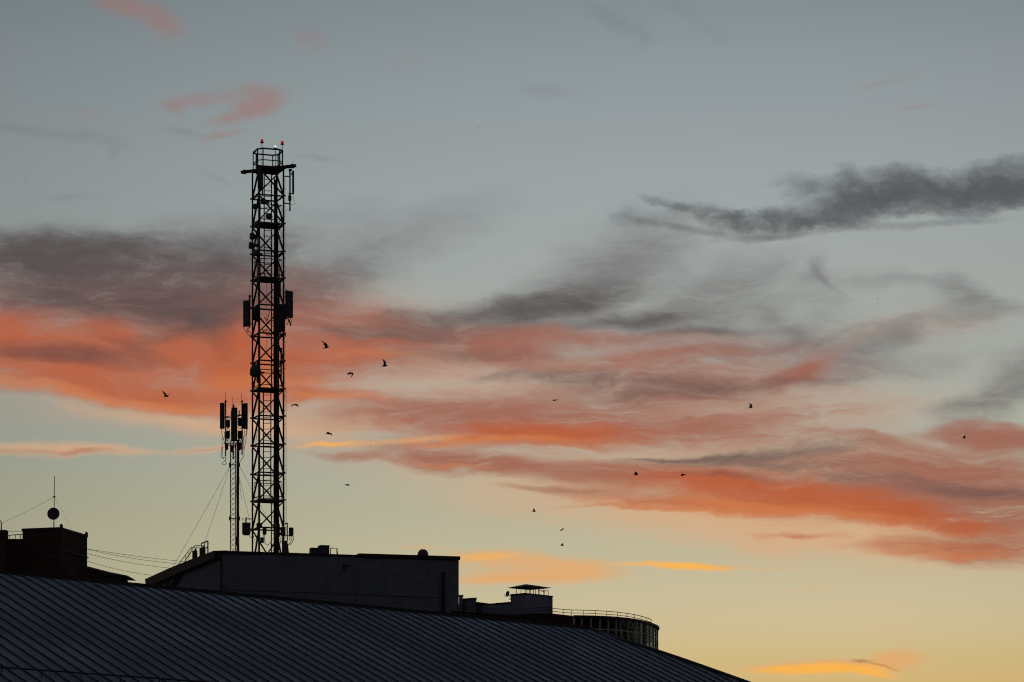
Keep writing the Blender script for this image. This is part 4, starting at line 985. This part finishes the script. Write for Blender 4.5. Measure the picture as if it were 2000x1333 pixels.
# ------------------------------------------------------------------ birds
def bird(body, near, far, Y, label, group='gulls circling over the roofs', L_wing=.62):
    """body: tail px, head px; near/far: wing polylines in px from shoulder to tip"""
    sc = ppm(Y); mb = MB()
    t, h = P3(*body[0], Y), P3(*body[1], Y); ax = (h-t); ln = max(ax.length, .30); ax.normalize()
    mid = (t+h)/2; t = mid-ax*ln/2
    # body: bill, head, neck, breast, tail
    prof = [(0,.012),(.06,.035),(.18,.03),(.32,.055),(.52,.068),(.68,.06),(.78,.044),(.86,.046),(.92,.034),(.95,.014),(1.0,.003)]
    mb.lathe(t, ax, [(u*ln, r*min(1.0, ln/.40)) for u, r in prof], 10)
    # tail fan
    up = V(0,0,1); sidev = ax.cross(up)
    if sidev.length < .2: sidev = V(0,1,0)
    sidev.normalize(); nn = sidev.cross(ax).normalized()*.006
    a, b, c, d = t+ax*.08+sidev*.025, t-ax*.05+sidev*.07, t-ax*.05-sidev*.07, t+ax*.08-sidev*.025
    mb.hexa([a-nn,b-nn,c-nn,d-nn], [a+nn,b+nn,c+nn,d+nn])
    for pts, sgn in ((near,-1),(far,1)):
        if not pts: continue
        q = [P3(x, y, Y) for x, y in pts]
        l2 = sum((q[i+1]-q[i]).length for i in range(len(q)-1))
        dep = sqrt(max(.02, L_wing**2-l2**2))*sgn; cum = 0; w = []
        for i, p in enumerate(q):
            if i: cum += (q[i]-q[i-1]).length
            w.append(p+V(0, dep*(cum/max(l2,1e-3)), 0))
        # refine to a smooth wing with chord tapering to a point
        fine = []
        for i in range(len(w)-1):
            p0, p1, p2, p3 = w[max(i-1,0)], w[i], w[i+1], w[min(i+2, len(w)-1)]
            for k in range(4):
                u = k/4; fine.append(.5*((2*p1)+(p2-p0)*u+(2*p0-5*p1+4*p2-p3)*u*u+(3*p1-p0-3*p2+p3)*u**3))
        fine.append(w[-1]); n = len(fine); o = len(mb.v)
        for i, p in enumerate(fine):
            f = i/(n-1); ch = .15*(1-f**2.2)+.008; tk = .016*(1-f)+.004
            sp_ = (fine[min(i+1,n-1)]-fine[max(i-1,0)]).normalized()
            cd = (ax-sp_*ax.dot(sp_)); cd = cd.normalized() if cd.length > .15 else V(0,1,0)
            nv = sp_.cross(cd).normalized()*tk
            mb.v += [p+cd*ch*.45, p+nv, p-cd*ch*.55, p-nv]
        for i in range(n-1):
            for j in range(4): mb.f.append((o+i*4+j, o+i*4+(j+1) % 4, o+i*4+4+(j+1) % 4, o+i*4+4+j))
        mb.f.append((o+3,o+2,o+1,o)); e = o+(n-1)*4; mb.f.append((e,e+1,e+2,e+3))
    return mb.build('bird', 'feather', None, False, label=label, category='bird', group=group)
bird(((632.4,680.7),(642.8,677.4)), [(636.8,679),(637.4,673.8),(628.4,668.8)], [(637,679),(636.4,674.5),(629.4,669.4)], 165, 'gull with steeply raised wings swept back, topmost of the flock beside the tower')
bird(((745.9,715.5),(757.1,714.3)), [(751.2,714.3),(752,708.6),(746.8,703.9)], [(751.2,714.3),(751.4,709),(747.4,704.4)], 165, 'gull in profile with a single upright wing showing above a level body')
bird(((687,729.3),(677.2,731)), [(684,729.2),(688.6,730.8),(686.9,740)], [(683,728),(684.5,727.2),(681,729.3)], 165, 'gull with its near wing hanging straight down')
bird(((573.5,791.2),(579,790.6)), [(577,790.6),(580.5,792.5),(584.5,798)], [(576,790.4),(572.5,790),(566.2,792.6)], 165, 'gliding gull with wings in a shallow arch beside the lattice tower')
bird(((638.8,847.6),(645,847.2)), [(642.2,847),(646.6,848.6),(649.6,853.6)], [(641.6,846.6),(640.2,843.8),(635.2,841.2)], 165, 'banking gull with wings on a diagonal over a thin gold cloud')
bird(((673.8,947.6),(682.2,947.2)), [(679.5,947.4),(681,948.5),(680.4,951.2)], [(679.5,947.2),(680,946.8),(678,946.4)], 190, 'small bird with a short lowered wing over the pale sky beside the tower', L_wing=.45)
bird(((321,775),(329.4,774)), [(324.4,773.8),(322.2,769.4),(318.6,765.6)], [(325.4,773.6),(327.6,770.6),(330,768)], 180, 'gull with both wings raised in a V against the orange cloud')
bird(((1086.6,781.6),(1080.6,782.4)), [(1083.4,782),(1082,783.4),(1079.2,786)], [(1083,781.6),(1080,781),(1076.4,781.2)], 200, 'stubby bird with one wing spread flat and one drooping', L_wing=.5)
bird(((1463.2,797),(1469.7,795.3)), [(1466.2,796),(1466.6,791.7),(1461.2,790.4)], [(1466.2,796),(1466.2,792.4),(1462.4,791)], 190, 'gull with a hooked raised wing over pale streaks')
bird(((1239.5,927.4),(1246,927.4)), [(1242,926.8),(1241,924.4),(1239.5,921.6)], [(1243,926.8),(1243.8,924),(1244.8,921)], 200, 'small bird with two wings held straight up', L_wing=.42)
bird(((1339,927),(1329.4,929)), [(1333,928),(1332,927.2),(1330.4,926.6)], [(1333.6,928),(1332.4,929),(1330.6,929.6)], 210, 'slim bird seen nearly end on with wings level', L_wing=.5)
bird(((1880,855.8),(1886.4,855.7)), [(1883,855.4),(1883.6,853.4),(1883.2,850.8)], [(1883.4,855.4),(1883,853.6),(1883.5,851.4)], 220, 'small triangular-looking bird beside the dark red cloud', L_wing=.4)
bird(((1040.2,999),(1046.2,999)), [(1043,998.6),(1043.2,996.2),(1041.4,994)], [(1043,998.6),(1043,996.6),(1041.8,994.4)], 220, 'small bird with a short raised wing above a pair of others', L_wing=.4)
bird(((1093.2,1037),(1099.6,1034.6)), [(1097,1035.4),(1099.6,1033.6),(1099.8,1031.8)], [(1096.6,1035.6),(1098,1034),(1099.2,1032)], 220, 'small climbing bird directly above another over the penthouse', L_wing=.4)
bird(((1094.2,1065.4),(1101.2,1065.6)), [(1097.6,1065),(1098.6,1063.8),(1098.2,1061.8)], [(1097.6,1065),(1098,1063.6),(1098.6,1062)], 220, 'small level-flying bird just above the golden clouds over the penthouse', L_wing=.4)
for x, y in ((934,249),(52,357),(1714,584),(1078,739),(723,873),(897,944),(1681,854)):
    bird(((x-1.1,y),(x+1.1,y-.2)), [(x,y),(x-.5,y-.8),(x-1.6,y-1.2)], [(x,y),(x+.6,y-.7),(x+1.4,y-1.0)], 1000, 'distant bird, a mere dark speck in the sky', 'distant birds', L_wing=.6)
